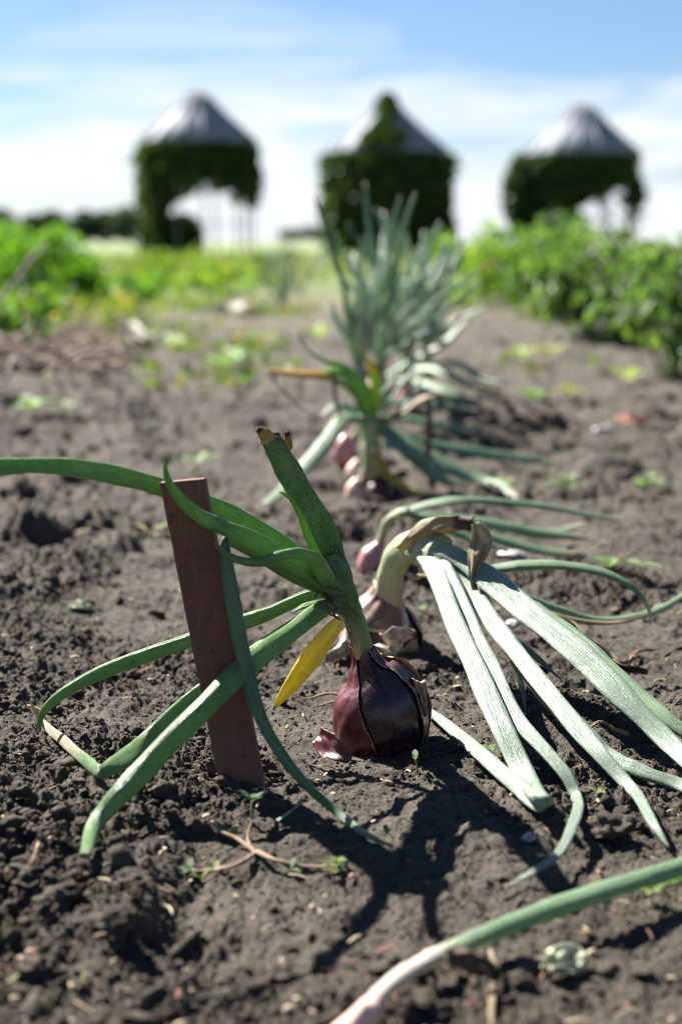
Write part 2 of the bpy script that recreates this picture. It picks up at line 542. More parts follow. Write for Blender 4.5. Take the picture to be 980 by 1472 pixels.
LEAFN = [0]
def leaf(parent, name, spec, mat, label=None, **kw):
    LEAFN[0] += 1
    mb = MB()
    kw.setdefault('seed', LEAFN[0])
    pts = [pt(s) for s in spec]
    # keep every point of the leaf clear of the soil
    kw.setdefault('clear', name not in ('neck',))
    tube(mb, pts, **kw)
    o = mb.build(name, mat, parent)
    if label: o['label'] = label
    return o

M_LEAF1 = leaf_mat('green onion leaf', (0.040, 0.115, 0.022), (0.135, 0.270, 0.068), (0.32, 0.42, 0.25), (0.30, 0.23, 0.12), 0.985, (0.16, 0.20, 0.10), 0.06, 0.27, 0.32, fleck_amt=0.55)
M_LEAF1T = leaf_mat('green onion leaf with dry tip', (0.042, 0.115, 0.024), (0.13, 0.26, 0.068), (0.30, 0.40, 0.22), (0.50, 0.42, 0.27), 0.66, (0.16, 0.20, 0.10), 0.05, 0.25, 0.4)
M_LEAFU = leaf_mat('upright waxy onion leaf', (0.026, 0.080, 0.026), (0.085, 0.180, 0.068), (0.28, 0.38, 0.26), (0.30, 0.23, 0.12), 0.985, (0.10, 0.15, 0.06), 0.1, 0.20, 0.30)
M_LEAFD = leaf_mat('dark green onion leaf', (0.026, 0.080, 0.028), (0.080, 0.170, 0.068), (0.27, 0.36, 0.25), (0.22, 0.27, 0.12), 0.93, None, 0.0, 0.18, 0.38)
M_LEAFB = leaf_mat('bright green onion leaf', (0.10, 0.23, 0.035), (0.17, 0.33, 0.06), (0.30, 0.42, 0.14), (0.30, 0.25, 0.1), 0.97, None, 0.0, 0.35, 0.4)
M_LEAF2 = leaf_mat('waxy blue green onion leaf', (0.085, 0.140, 0.088), (0.195, 0.250, 0.182), (0.42, 0.46, 0.38), (0.34, 0.31, 0.18), 0.985, (0.42, 0.46, 0.34), 0.13, 0.12, 0.36, patch=(0.24, 0.17, 0.12), fleck_amt=0.8)
M_LEAF2G = leaf_mat('waxy green onion leaf', (0.085, 0.165, 0.075), (0.19, 0.29, 0.16), (0.36, 0.43, 0.32), (0.50, 0.44, 0.30), 0.86, (0.30, 0.35, 0.22), 0.08, 0.26, 0.42)
M_LEAFY = leaf_mat('yellow withered leaf', (0.36, 0.27, 0.022), (0.52, 0.42, 0.06), (0.60, 0.50, 0.2), (0.25, 0.19, 0.07), 0.93, (0.45, 0.45, 0.22), 0.10, 0.30, 0.5, fleck_amt=0.3)
M_LEAFO = leaf_mat('orange withered leaf', (0.12, 0.22, 0.07), (0.22, 0.31, 0.10), (0.4, 0.4, 0.2), (0.55, 0.30, 0.05), 0.45, None, 0, 0.3, 0.5)
M_DRY = leaf_mat('dry brown leaf', (0.15, 0.09, 0.045), (0.40, 0.31, 0.185), (0.52, 0.43, 0.29), (0.10, 0.06, 0.035), 0.72, (0.50, 0.43, 0.30), 0.25, 0.2, 0.7)
M_DRYD = leaf_mat('dark dry leaf', (0.05, 0.032, 0.02), (0.16, 0.105, 0.06), (0.3, 0.22, 0.13), (0.05, 0.03, 0.02), 0.8, None, 0, 0.1, 0.7)
M_NECK = leaf_mat('onion neck', (0.065, 0.110, 0.035), (0.15, 0.20, 0.080), (0.28, 0.30, 0.16), (0.10, 0.15, 0.05), 0.9, (0.12, 0.075, 0.05), 0.16, 0.1, 0.45)
M_NECKP = leaf_mat('pale onion neck', (0.22, 0.26, 0.12), (0.40, 0.42, 0.26), (0.55, 0.52, 0.38), (0.33, 0.37, 0.23), 0.85, (0.42, 0.30, 0.20), 0.2, 0.15, 0.5)
M_PAPER = plain_mat('papery skin', (0.20, 0.125, 0.07), (0.48, 0.37, 0.25), 110, 0.6, 0.0008, 0.25, (1, 1, 0.35))
M_PAPERW = plain_mat('silvery papery skin', (0.26, 0.19, 0.14), (0.60, 0.54, 0.46), 110, 0.5, 0.0008, 0.2, (1, 1, 0.35))
M_BARK = plain_mat('dry stem', (0.10, 0.06, 0.035), (0.28, 0.19, 0.11), 120, 0.8)

def bulb_mat(name, a, b, streak, dirt=0.6, rough=0.26, rim=None, rim_at=0.9, dirt_top=0.35, transl=0.0):
    t = NT(name)
    uv = t.uv()
    s1 = t.noise(t.mapping(uv, (34, 1.5, 1)), 1.0, 3, 0.6, 0.4)
    s2 = t.noise(t.mapping(uv, (7, 3, 1)), 1.0, 4, 0.6)
    c = t.mix(t.rng(s2, 0.3, 0.7), a, b)
    c = t.mix(t.rng(s1, 0.52, 0.72, 0, 0.6), c, streak)
    o = t.obj()
    d = t.noise(o, 160, 5, 0.7)
    al = t.attr('along')
    dm = t.math('MULTIPLY', t.rng(d, 0.48, 0.62), t.rng(al, 0.05, dirt_top, dirt, 0.10))
    c = t.mix(dm, c, (0.20, 0.15, 0.11))
    if rim is not None:
        v = t.n('ShaderNodeAttribute'); v.attribute_name = 'rim'
        c = t.mix(t.rng(t.math('ADD', v.outputs['Fac'], t.math('MULTIPLY', t.math('SUBTRACT', d, 0.5), 0.25)), rim_at, 1.0), c, rim)
    r = t.math('ADD', t.rng(d, 0.3, 0.7, rough - 0.06, rough + 0.14), t.math('MULTIPLY', dm, 0.4))
    bm_ = t.bump(s1, 0.0006, 0.4); bm_ = t.bump(d, 0.0006, 0.35, bm_)
    return t.principled(c, r, bm_, 0.5, transl=transl, tcol=c)

M_BULB = bulb_mat('dark purple onion skin', (0.009, 0.003, 0.006), (0.024, 0.006, 0.012), (0.070, 0.020, 0.032), 0.55, 0.24)
M_BULBR = bulb_mat('red onion skin', (0.028, 0.005, 0.010), (0.105, 0.011, 0.016), (0.20, 0.050, 0.045), 0.4, 0.30, (0.32, 0.19, 0.14), 0.97)
M_BULBM = bulb_mat('maroon brown onion skin', (0.032, 0.009, 0.013), (0.065, 0.022, 0.024), (0.12, 0.06, 0.045), 0.4, 0.34, (0.45, 0.33, 0.2), 0.93)
M_BULBT = bulb_mat('tan and purple onion skin', (0.07, 0.024, 0.022), (0.20, 0.12, 0.078), (0.42, 0.32, 0.22), 0.6, 0.42, (0.6, 0.52, 0.42), 0.85)
M_BULBP = bulb_mat('pink onion skin', (0.30, 0.115, 0.125), (0.45, 0.22, 0.22), (0.60, 0.40, 0.36), 0.35, 0.35)
M_BULBC = bulb_mat('cream pink onion skin', (0.55, 0.30, 0.24), (0.66, 0.46, 0.36), (0.74, 0.60, 0.5), 0.3, 0.45)

class Bulb:
    """a bulb of revolution about a bent axis given as sightings; also the surface its torn outer skins lie on"""
    def __init__(self, spec, Y, squash=1.0):
        rows = []
        for px, py, rpx in spec:
            p = P(px, py, Y)
            rows.append([p.x, p.y, p.z, rpx * depth(p) / FPX])
        self.n = 60
        self.c, self.L = spline(rows, self.n)
        self.sq = squash
    def at(self, u, th, k=0.0):
        """u 0..1 base to top; th: 0 = +x, 90 deg = towards the camera"""
        x = u * (self.n - 1); i = int(min(self.n - 2, max(0, math.floor(x)))); f = x - i
        row = self.c[i] * (1 - f) + self.c[i + 1] * f
        t = Vector(self.c[i + 1][:3] - self.c[i][:3]).normalized()
        w = Vector((1, 0, 0)); w = (w - t * w.dot(t)).normalized(); nn = w.cross(t)
        if nn.y > 0: nn = -nn
        r = row[3] * (1 + 0.012 * math.sin(5 * th + 1) + 0.008 * math.sin(11 * th)) + k
        return Vector(row[:3]) + w * (r * math.cos(th)) + nn * (r * self.sq * math.sin(th))
    def mesh(self, name, mat, parent):
        mb = MB(); m = 56; rings = []
        for i in range(self.n):
            u = i / (self.n - 1)
            rings.append([mb.vert(self.at(u, 2 * math.pi * j / m), (abs(j / m - 0.5) * 2, u), u) for j in range(m)])
        for i in range(self.n - 1):
            for j in range(m):
                mb.f.append((rings[i][j], rings[i][(j + 1) % m], rings[i + 1][(j + 1) % m], rings[i + 1][j]))
        mb.f.append(tuple(reversed(rings[0]))); mb.f.append(tuple(rings[-1]))
        return mb.build(name, mat, parent)
    def skin(self, name, mat, parent, th0, th1, u0, u1, k=0.0012, lift=0.0, seed=1, lift_side=1, nu=40, nt=30, label=None, top_rag=0.0):
        """a torn outer skin: th0/th1 functions or tables of u; edges curl off by lift"""
        rs = random.Random(seed)
        ph = [rs.random() * 6 for _ in range(6)]
        mb = MB(); rim = []
        def tab(tb, u):
            if isinstance(tb, (int, float)): return tb
            return float(np.interp(u, [a for a, b in tb], [b for a, b in tb]))
        grid = []
        for i in range(nu):
            ui = u0 + (u1 - u0) * i / (nu - 1)
            row = []
            for j in range(nt):
                f = j / (nt - 1)
                wob = 1.6 * math.sin(ui * 13 + ph[0]) + 0.5 * math.sin(ui * 47 + ph[1])
                a = R(tab(th0, ui) + wob * (1 - f) + (tab(th1, ui) - tab(th0, ui)) * f + wob * 0.7 * f)
                edge = max(0.0, 1 - f / 0.16) if lift_side > 0 else max(0.0, 1 - (1 - f) / 0.16)
                uu = ui + top_rag * (i / (nu - 1)) * (math.sin(a * 9 + ph[2]) + 0.6 * math.sin(a * 21 + ph[3]))
                kk = k + lift * edge ** 2 + 0.0005 * math.sin(a * 13 + ui * 20)
                row.append(mb.vert(self.at(min(0.999, max(0, uu)), a, kk), (f * 1.3, ui), ui))
                e2 = max(abs(f - 0.5) * 2, abs(i / (nu - 1) - 0.5) * 2 if top_rag else 0)
                rim.append(e2)
            grid.append(row)
        for i in range(nu - 1):
            for j in range(nt - 1):
                mb.f.append((grid[i][j], grid[i][j + 1], grid[i + 1][j + 1], grid[i + 1][j]))
        o = mb.build(name, mat, parent)
        at = o.data.attributes.new('rim', 'FLOAT', 'POINT'); at.data.foreach_set('value', np.array(rim, dtype=np.float32))
        md = o.modifiers.new('thick', 'SOLIDIFY'); md.thickness = 0.0002; md.offset = 0
        if label: o['label'] = label
        return o

def flap(parent, name, pts, mat, label=None, seed=3, crinkle=0.002, n=26, m=12, curl=0.0):
    """a crumpled piece of dry skin or leaf: ribbon through [Vector, width, side vector]"""
    rs = random.Random(seed)
    rows = [[p.x, p.y, p.z, w, s[0], s[1], s[2]] for p, w, s in pts]
    c, L = spline(rows, n)
    mb = MB(); g = []
    ph = [rs.random() * 6 for _ in range(6)]
    for i in range(n):
        t = Vector(c[min(n - 1, i + 1)][:3] - c[max(0, i - 1)][:3]).normalized()
        s = Vector(c[i][4:7]); s = (s - t * s.dot(t)).normalized(); nn = t.cross(s)
        row = []
        for j in range(m):
            f = j / (m - 1) * 2 - 1
            w = c[i][3] * 0.5 * (1 + 0.08 * math.sin(i * 11.0 / n + ph[0] + (2 if f > 0 else 0)) + 0.03 * math.sin(i * 29.0 / n + ph[1]))
            z = crinkle * (math.sin(f * 5 + i * 8.0 / n + ph[1]) + 0.7 * math.sin(f * 9 - i * 13.0 / n + ph[2]) + 0.5 * math.sin(i * 17.0 / n + f * 2 + ph[3])) + curl * w * f * f
            row.append(mb.vert(Vector(c[i][:3]) + s * (w * f) + nn * z, (j / m, i / n * L * 10), i / (n - 1)))
        g.append(row)
    for i in range(n - 1):
        for j in range(m - 1):
            mb.f.append((g[i][j], g[i][j + 1], g[i + 1][j + 1], g[i + 1][j]))
    o = mb.build(name, mat, parent)
    md = o.modifiers.new('thick', 'SOLIDIFY'); md.thickness = 0.0005; md.offset = 0
    if label: o['label'] = label
    return o

def wisp(parent, name, spec, mat, **kw):
    kw.setdefault('n', 30); kw.setdefault('m', 6); kw.setdefault('flat', 0.7); kw.setdefault('wob', 0.2)
    return leaf(parent, name, spec, mat, **kw)

# ================================================================== 1. the big red onion in focus
base = G(546, 1090)
on1 = thing('onion_plant', 'big dark red onion bulb in the front with green leaves leaning over a brown stake', 'onion plant', base, 'onion plants in the row')
b1 = Bulb([(546, 1101, 8), (546, 1098, 26), (546, 1090, 42), (546, 1070, 57), (546, 1045, 64.5), (545, 1015, 65), (542, 992, 59), (537, 974, 46), (530, 960, 30), (526, 949, 20), (523, 940, 16.5), (520, 929, 15.5), (517, 918, 16)], 1.012, 1.0)
b1.mesh('bulb', M_BULB, on1)
b1.skin('outer_skin', M_BULBR, on1, [(0, 78), (0.2, 96), (0.45, 108), (0.6, 116), (0.8, 124), (1, 130)], [(0, 225), (0.5, 225), (1, 215)], 0.05, 0.97, 0.0010, 0.0012, 4, 1, label='torn crimson outer skin on the sunny side')
b1.skin('outer_skin', M_BULBM, on1, [(0, 28), (0.3, 26), (0.5, 34), (0.75, 46), (1, 66)], [(0, -70), (1, -60)], 0.06, 0.92, 0.0010, 0.0016, 9, 1, label='brown split outer skin with pale edge')
b1.skin('outer_skin', M_PAPER, on1, [(0, 2), (0.4, -4), (0.75, 2), (1, 20)], [(0, -75), (1, -60)], 0.22, 0.84, 0.0020, 0.0025, 14, 1, label='papery tan outer skin')
neck1 = [(524, 944, 1.011, 26), (519, 925, 1.009, 29), (511, 897, 1.005, 32), (502, 874, 1.002, 34), (493, 858, 1.0, 38), (487, 846, 1.0, 36)]
leaf(on1, 'neck', neck1, M_NECK, flat=0.9, n=40, m=24, wob=0.04, hint=(0, -1, 0.2))
flap(on1, 'skin_flap', [(P(609, 1030, 1.0), 0.003, (0.6, 0, 0.8)), (P(608, 1000, 0.998), 0.006, (1, -0.5, 0.2)), (P(603, 982, 0.998), 0.008, (1, -0.4, -0.2)), (P(592, 978, 1.004), 0.006, (0.5, 0, -1))], M_PAPER, 'curled dry skin flap', 6, 0.0006)
flap(on1, 'skin_flap', [(G(506, 1088, 0.002), 0.006, (-0.3, 0.3, 1)), (G(490, 1082, 0.005), 0.014, (-0.2, 0.6, 1)), (G(472, 1070, 0.008), 0.019, (0, 0.6, 1)), (G(457, 1058, 0.011), 0.013, (0.2, 0.6, 1))], M_BULBR, 'peeled red skin piece lying against the bulb', 8, 0.0004, curl=-0.35)
flap(on1, 'skin_flap', [(P(515, 948, 0.990), 0.003, (1, 0, 0.2)), (P(511, 928, 0.986), 0.007, (1, 0.3, 0.2)), (P(505, 908, 0.985), 0.003, (1, 0.3, 0.2))], M_PAPER, 'dry rim round the neck', 20, 0.0004, n=16)
# leaves
leaf(on1, 'leaf', [(492, 868, 1.0, 27), (490, 840, 0.994, 37.8), (477, 800, 0.985, 41.4), (458, 755, 0.976, 44.1), (436, 715, 0.967, 42.3), (414, 675, 0.960, 37.8), (396, 645, 0.955, 32.4), (386, 630, 0.952, 27)], M_LEAFU, 'broad upright leaf with torn brown tip', flat=0.24, n=64, crease=0.10, hint=(-0.3, -1, 0.15), jag=0.5, relax=0.4)
flap(on1, 'leaf_tip', [(P(388, 634, 0.951), 0.012, (1, 0, 0.5)), (P(380, 624, 0.949), 0.009, (1, 0, 0.6)), (P(370, 616, 0.947), 0.003, (1, 0, 0.6))], M_DRY, 'torn dry tip', 31, 0.0008, n=14)
flap(on1, 'leaf_tip', [(P(402, 640, 0.955), 0.007, (1, 0, 0.2)), (P(400, 630, 0.953), 0.006, (1, 0, 0)), (P(396, 622, 0.951), 0.003, (1, 0, 0))], M_DRY, None, 32, 0.0010, n=14)
flap(on1, 'leaf_tip', [(P(412, 648, 0.957), 0.006, (1, 0, 0.2)), (P(414, 634, 0.955), 0.006, (1, 0.2, 0)), (P(412, 620, 0.953), 0.002, (1, 0.3, 0))], M_DRY, None, 33, 0.0010, n=14)
wisp(on1, 'leaf_tip', [(412, 644, 0.957, 5), (424, 664, 0.960, 5), (436, 684, 0.964, 4), (445, 702, 0.968, 2)], M_DRY, flat=0.3)
leaf(on1, 'leaf', [(480, 850, 0.992, 12), (470, 826, 0.985, 18), (455, 797, 0.975, 20), (441, 765, 0.966, 18), (430, 735, 0.960, 13), (416, 715, 0.956, 8), (401, 707, 0.952, 2)], M_LEAFB, 'short bright green leaf', flat=0.4, n=44)
leaf(on1, 'leaf', [(484, 850, 1.004, 18), (455, 822, 1.0, 26.2), (400, 780, 0.99, 29.5), (340, 746, 0.975, 31.2), (295, 726, 0.965, 30.3), (225, 698, 0.948, 27.9), (130, 676, 0.905, 26.2), (50, 669, 0.875, 24.6), (-30, 672, 0.85, 27)], M_LEAF1, 'long leaf stretched out to the side', flat=0.42, n=72, crease=0.22, hint=(0, -1, 0.35))
leaf(on1, 'leaf', [(484, 856, 0.996, 14.8), (462, 832, 0.985, 26.2), (420, 806, 0.965, 27.1), (370, 780, 0.940, 27.1), (320, 758, 0.917, 24.6), (285, 740, 0.902, 19.7), (258, 715, 0.895, 14.8), (241, 688, 0.892, 10.7), (238, 668, 0.890, 5.7), (243, 659, 0.888, 1.6)], M_LEAF1, 'leaf hooked at its tip across the stake top', flat=0.5, n=72, crease=0.1, hint=(0, -1, 0.35))
leaf(on1, 'leaf', [(478, 852, 0.985, 14.8), (468, 828, 0.968, 24.6), (452, 806, 0.955, 23), (430, 796, 0.945, 18), (403, 799, 0.935, 15.6), (375, 808, 0.925, 13.9), (348, 806, 0.917, 13.1), (325, 797, 0.911, 10.7), (308, 779, 0.908, 3.3)], M_LEAF1, 'wavy thin leaf ending beside the stake', flat=0.6, n=64, hint=(0, -1, 0.35))
leaf(on1, 'leaf', [(480, 856, 1.0, 14.8), (420, 826, 0.985, 19.7), (370, 795, 0.965, 21.3), (336, 776, 0.945, 23), (323, 776, 0.928, 23.8), (325, 800, 0.918, 24.6), (336, 870, 0.912, 23.8), (352, 950, 0.902, 22.1), (374, 1030, 0.888, 20.5), (402, 1080, 0.878, 17.2), (440, 1128, 0.868, 13.9), (490, 1172, 0.855, 11.5), (535, 1204, ('g', 0.006), 9), (565, 1217, 'g', 3.3)], M_LEAFD, 'dark leaf folded over and hanging down past the stake', flat=0.32, n=90, relax=0.1, hint=(0, -1, 0.35))
leaf(on1, 'leaf', [(482, 858, 1.0, 11.5), (455, 853, 1.0, 16.4), (380, 884, 1.0, 20.5), (320, 904, 1.0, 22.1), (250, 928, 1.0, 22.1), (170, 957, 1.0, 20.5), (110, 985, 1.0, 18), (72, 1012, 1.0, 13.9), (58, 1034, 1.004, 9), (58, 1052, 1.006, 2.5)], M_LEAF1, 'leaf arching down behind the stake', flat=0.55, n=72, crease=0.08, hint=(0, -1, 0.35))
leaf(on1, 'leaf', [(484, 864, 1.0, 13.1), (462, 876, 0.985, 24.6), (420, 908, 0.955, 28.7), (350, 962, 0.905, 32.8), (285, 1026, 0.880, 34.4), (225, 1086, 0.862, 33.6), (175, 1150, 0.840, 30.3), (140, 1200, 0.826, 25.4), (122, 1234, ('g', 0.008), 16.4)], M_LEAF1, 'thick leaf slanting across the front of the stake to the soil', flat=0.55, n=72, hint=(0, -1, 0.35))
leaf(on1, 'leaf', [(482, 864, 1.0, 11.5), (440, 888, 0.994, 18), (380, 930, 0.985, 23), (285, 1000, 0.965, 27.9), (215, 1062, 0.958, 28.7), (165, 1100, ('g', 0.010), 24.6), (146, 1110, ('g', 0.006), 21.3), (132, 1100, ('g', 0.006), 19.7), (95, 1068, ('g', 0.008), 16.4), (60, 1035, ('g', 0.012), 9), (43, 1008, ('g', 0.022), 2.5)], M_LEAF1T, 'leaf folded on the soil with a pale dry end', flat=0.26, n=84, relax=0.15, hint=(0, -1, 0.35))
leaf(on1, 'leaf', [(492, 886, 0.992, 10), (478, 905, 0.988, 24), (462, 926, 0.984, 30), (440, 956, 0.982, 31), (418, 986, 0.985, 23), (401, 1008, 0.99, 12), (393, 1020, 0.992, 3)], M_LEAFY, 'yellow withered leaf hanging from the neck', flat=0.5, n=48, crease=0.55, hint=(0.55, -1, 0.35), wob=0.02)
leaf(on1, 'leaf', [(470, 868, 0.99, 8), (452, 868, 0.985, 12), (435, 872, 0.98, 9), (420, 880, 0.978, 3)], M_LEAFB, None, flat=0.4, n=24)
for sp_ in ([(509, 896, 1.003, 21), (497, 868, 0.996, 28), (480, 842, 0.984, 26), (464, 828, 0.974, 18), (452, 820, 0.97, 7)],
            [(508, 894, 1.003, 20), (490, 872, 0.994, 25), (468, 870, 0.986, 18), (452, 877, 0.982, 7)],
            [(513, 902, 1.002, 21), (503, 872, 0.996, 30), (491, 838, 0.989, 34), (482, 814, 0.984, 30), (476, 796, 0.982, 18)]):
    leaf(on1, 'sheath', sp_, M_LEAFU, None, flat=0.62, n=36, m=20, hint=(0, -1, 0.2), wob=0.04, caps=False)
for s in ([(490, 850, 0.98, 4), (478, 845, 0.972, 3), (462, 848, 0.965, 3), (452, 858, 0.962, 2)], [(482, 862, 0.978, 4), (470, 868, 0.970, 4), (474, 882, 0.968, 3), (486, 888, 0.97, 1.5)],
          [(496, 856, 0.978, 6), (482, 858, 0.972, 5), (466, 852, 0.968, 3)], [(498, 868, 0.978, 3), (510, 880, 0.976, 2.5), (520, 888, 0.98, 1.5)], [(484, 872, 0.978, 4), (480, 884, 0.972, 3.5), (490, 892, 0.972, 2)],
          [(500, 876, 0.98, 5), (486, 874, 0.974, 6), (474, 864, 0.972, 3)]):
    wisp(on1, 'dry_thread', s, M_DRYD)
wisp(on1, 'root', [(500, 1000, 'g', 5), (470, 997, ('g', 0.008), 5), (440, 1004, ('g', 0.005), 3), (415, 995, 'g', 2)], M_DRY)
wisp(on1, 'root', [(500, 1004, 'g', 4), (474, 1010, 'g', 4), (448, 1018, 'g', 2)], M_DRY)

# ================================================================== 2. the brown stake
def stake():
    t = NT('worn brown paint')
    o = t.obj()
    n = t.noise(o, 60, 6, 0.65); n2 = t.noise(t.mapping(o, (1, 1, 0.15)), 240, 4, 0.6); sc = t.noise(o, 210, 3, 0.5)
    c = t.mix(t.rng(n, 0.3, 0.7), (0.085, 0.029, 0.014), (0.150, 0.056, 0.029))
    c = t.mix(t.rng(n2, 0.55, 0.75, 0, 0.5), c, (0.17, 0.10, 0.078))
    c = t.mix(t.rng(sc, 0.68, 0.72), c, (0.03, 0.018, 0.014))
    gr = t.noise(t.mapping(o, (1, 1, 0.04), rot=(0, R(7), 0)), 520, 3, 0.6)
    c = t.mix(t.rng(gr, 0.60, 0.70, 0, 0.45), c, (0.05, 0.022, 0.016))
    ch = t.noise(o, 95, 6, 0.75)
    c = t.mix(t.rng(ch, 0.66, 0.70, 0, 0.7), c, (0.24, 0.15, 0.11))
    sp2 = t.n('ShaderNodeSeparateXYZ'); t.l(o, sp2.inputs[0])
    mud = t.math('MULTIPLY', t.rng(sp2.outputs['Z'], 0.075, 0.005), t.rng(t.noise(o, 170, 5, 0.7), 0.42, 0.60))
    c = t.mix(t.math('MULTIPLY', mud, 0.85), c, (0.085, 0.072, 0.058))
    m = t.principled(c, t.rng(n, 0.3, 0.7, 0.55, 0.75), t.bump(n2, 0.0006, 0.5), 0.4)
    Yf = 0.925
    q = [P(229, 694, Yf + 0.004), P(293, 688, Yf + 0.006), P(383, 1150, Yf - 0.026), P(320, 1156, Yf - 0.028)]
    th = Vector((0.0012, 0.0065, 0.0))
    import bmesh
    bm = bmesh.new()
    ns = 26; rows = []
    for i in range(ns):
        f = i / (ns - 1)
        l = q[0].lerp(q[3], f); r = q[1].lerp(q[2], f)
        j = lambda a: Vector((0.00010 * math.sin(i * 1.7 + a) + 0.00008 * math.sin(i * 4.1 + a), 0, 0))
        if i == ns - 1: l = l - Vector((0, 0, 0.03)); r = r - Vector((0, 0, 0.03))
        rows.append([bm.verts.new(x) for x in (l + j(0), l.lerp(r, 0.5) + Vector((0, -0.0003, 0)), r + j(2), r + th + j(2), l.lerp(r, 0.5) + th, l + th + j(0))])
    for i in range(ns - 1):
        for k in range(6):
            bm.faces.new((rows[i][k], rows[i][(k + 1) % 6], rows[i + 1][(k + 1) % 6], rows[i + 1][k]))
    bm.faces.new(rows[0]); bm.faces.new(list(reversed(rows[-1])))
    bmesh.ops.recalc_face_normals(bm, faces=bm.faces)
    b0 = G(350, 1146)
    for v in bm.verts: v.co -= b0
    me = bpy.data.meshes.new('wooden_stake'); bm.to_mesh(me); bm.free()
    me.materials.append(m)
    o = bpy.data.objects.new('stake', me); COL.objects.link(o); o.location = b0
    md = o.modifiers.new('bevel', 'BEVEL'); md.width = 0.0007; md.segments = 2; md.limit_method = 'ANGLE'; md.angle_limit = R(50)
    tag(o, 'flat brown painted stake stuck leaning in the soil among green onion leaves', 'stake')
stake()

# ================================================================== 3. second onion, leaves fallen over to the right
base = G(548, 945)
on2 = thing('onion_plant', 'second onion with peeling tan skin, bent neck and pale waxy leaves fallen over', 'onion plant', base, 'onion plants in the row')
b2 = Bulb([(548, 957, 8), (548, 953, 28), (548, 944, 44), (548, 926, 54), (548, 906, 56), (549, 888, 50), (551, 872, 38), (554, 858, 26), (557, 846, 21), (559, 836, 19)], 1.275, 1.0)
b2.mesh('bulb', M_BULBM, on2)
b2.skin('outer_skin', M_BULBT, on2, [(0, 40), (0.4, 62), (0.7, 40), (1, 50)], [(0, 230), (1, 235)], 0.52, 0.97, 0.0015, 0.002, 41, 1, label='tan skin over the shoulder', top_rag=0.02)
b2.skin('outer_skin', M_PAPER, on2, [(0, 30), (0.3, 38), (1, 60)], [(0, 235), (1, 225)], 0.08, 0.40, 0.0025, 0.004, 42, 1, label='torn papery skin round the lower half', top_rag=0.05)
b2.skin('outer_skin', M_BULBT, on2, [(0, 20), (1, 30)], [(0, -60), (1, -50)], 0.10, 0.75, 0.0014, 0.003, 43, 1)
flap(on2, 'skin_flap', [(G(500, 940, 0.004), 0.028, (0.3, 0, 1)), (G(492, 925, 0.018), 0.034, (0.2, 0.2, 1)), (G(496, 905, 0.026), 0.028, (0.4, 0, 1)), (P(508, 890, 1.24), 0.014, (0.4, 0, 1))], M_PAPERW, 'pale sheath peeling off the side', 44, 0.0015, curl=0.4)
flap(on2, 'skin_flap', [(P(548, 935, 1.205), 0.022, (1, 0, 0.2)), (P(560, 925, 1.203), 0.026, (0.6, 0, 0.8)), (P(578, 915, 1.21), 0.018, (0.3, 0, 1)), (P(592, 912, 1.225), 0.008, (0.3, 0, 1))], M_PAPERW, 'whitish torn flake of skin', 45, 0.0016)
leaf(on2, 'neck', [(556, 866, 1.268, 46), (558, 845, 1.266, 40), (562, 822, 1.262, 40), (572, 800, 1.255, 42), (590, 786, 1.245, 46), (612, 784, 1.225, 52), (632, 792, 1.205, 50)], M_NECKP, flat=0.72, n=56, m=24, hint=(-0.4, -1, 0.6), wob=0.03)
kw = dict(flat=0.40, n=84, relax=0.15, crease=0.16)
leaf(on2, 'leaf', [(594, 790, 1.228, 22.8), (612, 800, 1.21, 25.8), (624, 818, 1.185, 27.4), (638, 855, 1.14, 28.9), (660, 910, 1.08, 31.9), (690, 975, 1.01, 33.4), (722, 1050, 0.95, 33.4), (755, 1120, 0.905, 33.4), (776, 1160, ('g', 0.014), 31.9), (784, 1170, ('g', 0.006), 30.4), (768, 1163, ('g', 0.002), 28.9), (735, 1134, ('g', 0.004), 26.6), (690, 1085, ('g', 0.006), 23.6), (645, 1044, ('g', 0.007), 20.5), (612, 1018, ('g', 0.008), 10.6)], M_LEAF2, 'wide pale leaf folded back sharply on the soil', **kw)
leaf(on2, 'leaf', [(600, 786, 1.225, 22.8), (622, 796, 1.205, 24.3), (645, 830, 1.17, 25.8), (672, 890, 1.11, 27.4), (705, 960, 1.03, 28.1), (740, 1030, 0.97, 26.6), (782, 1085, 0.93, 23.6), (815, 1130, 0.905, 21.3), (827, 1160, 0.892, 17.5), (822, 1195, ('g', 0.012), 15.2), (800, 1230, ('g', 0.008), 13.7), (760, 1256, ('g', 0.006), 10.6), (724, 1276, 'g', 3)], M_LEAF2, 'pale leaf curling back at its end like a hook', **kw)
leaf(on2, 'leaf', [(604, 784, 1.222, 22.8), (630, 796, 1.20, 24.3), (665, 834, 1.175, 27.4), (705, 890, 1.12, 28.9), (755, 955, 1.05, 30.4), (808, 1020, 0.985, 30.4), (858, 1085, 0.935, 27.4), (905, 1145, 0.90, 20.5), (940, 1190, ('g', 0.010), 12.9), (962, 1220, 'g', 2.3)], M_LEAF2, 'pale leaf with a brown scar and pointed tip', **kw)
leaf(on2, 'leaf', [(810, 1016, 0.992, 18.2), (850, 1062, 0.965, 25.8), (885, 1102, 0.945, 28.9), (925, 1132, 0.93, 25.8), (980, 1154, 0.915, 21.3), (1040, 1165, ('g', 0.01), 15.2)], M_LEAF2, 'pale leaf sliding off under the scarred one', **kw)
leaf(on2, 'leaf', [(600, 782, 1.225, 25.8), (628, 788, 1.205, 31.9), (665, 804, 1.19, 38), (715, 843, 1.155, 42.6), (775, 893, 1.10, 45.6), (838, 945, 1.05, 44.1), (900, 1008, 1.0, 39.5), (955, 1062, 0.965, 35), (1020, 1125, ('g', 0.012), 25.8)], M_LEAF2, 'widest pale leaf lying on top', flat=0.32, n=84, relax=0.2, crease=0.14)
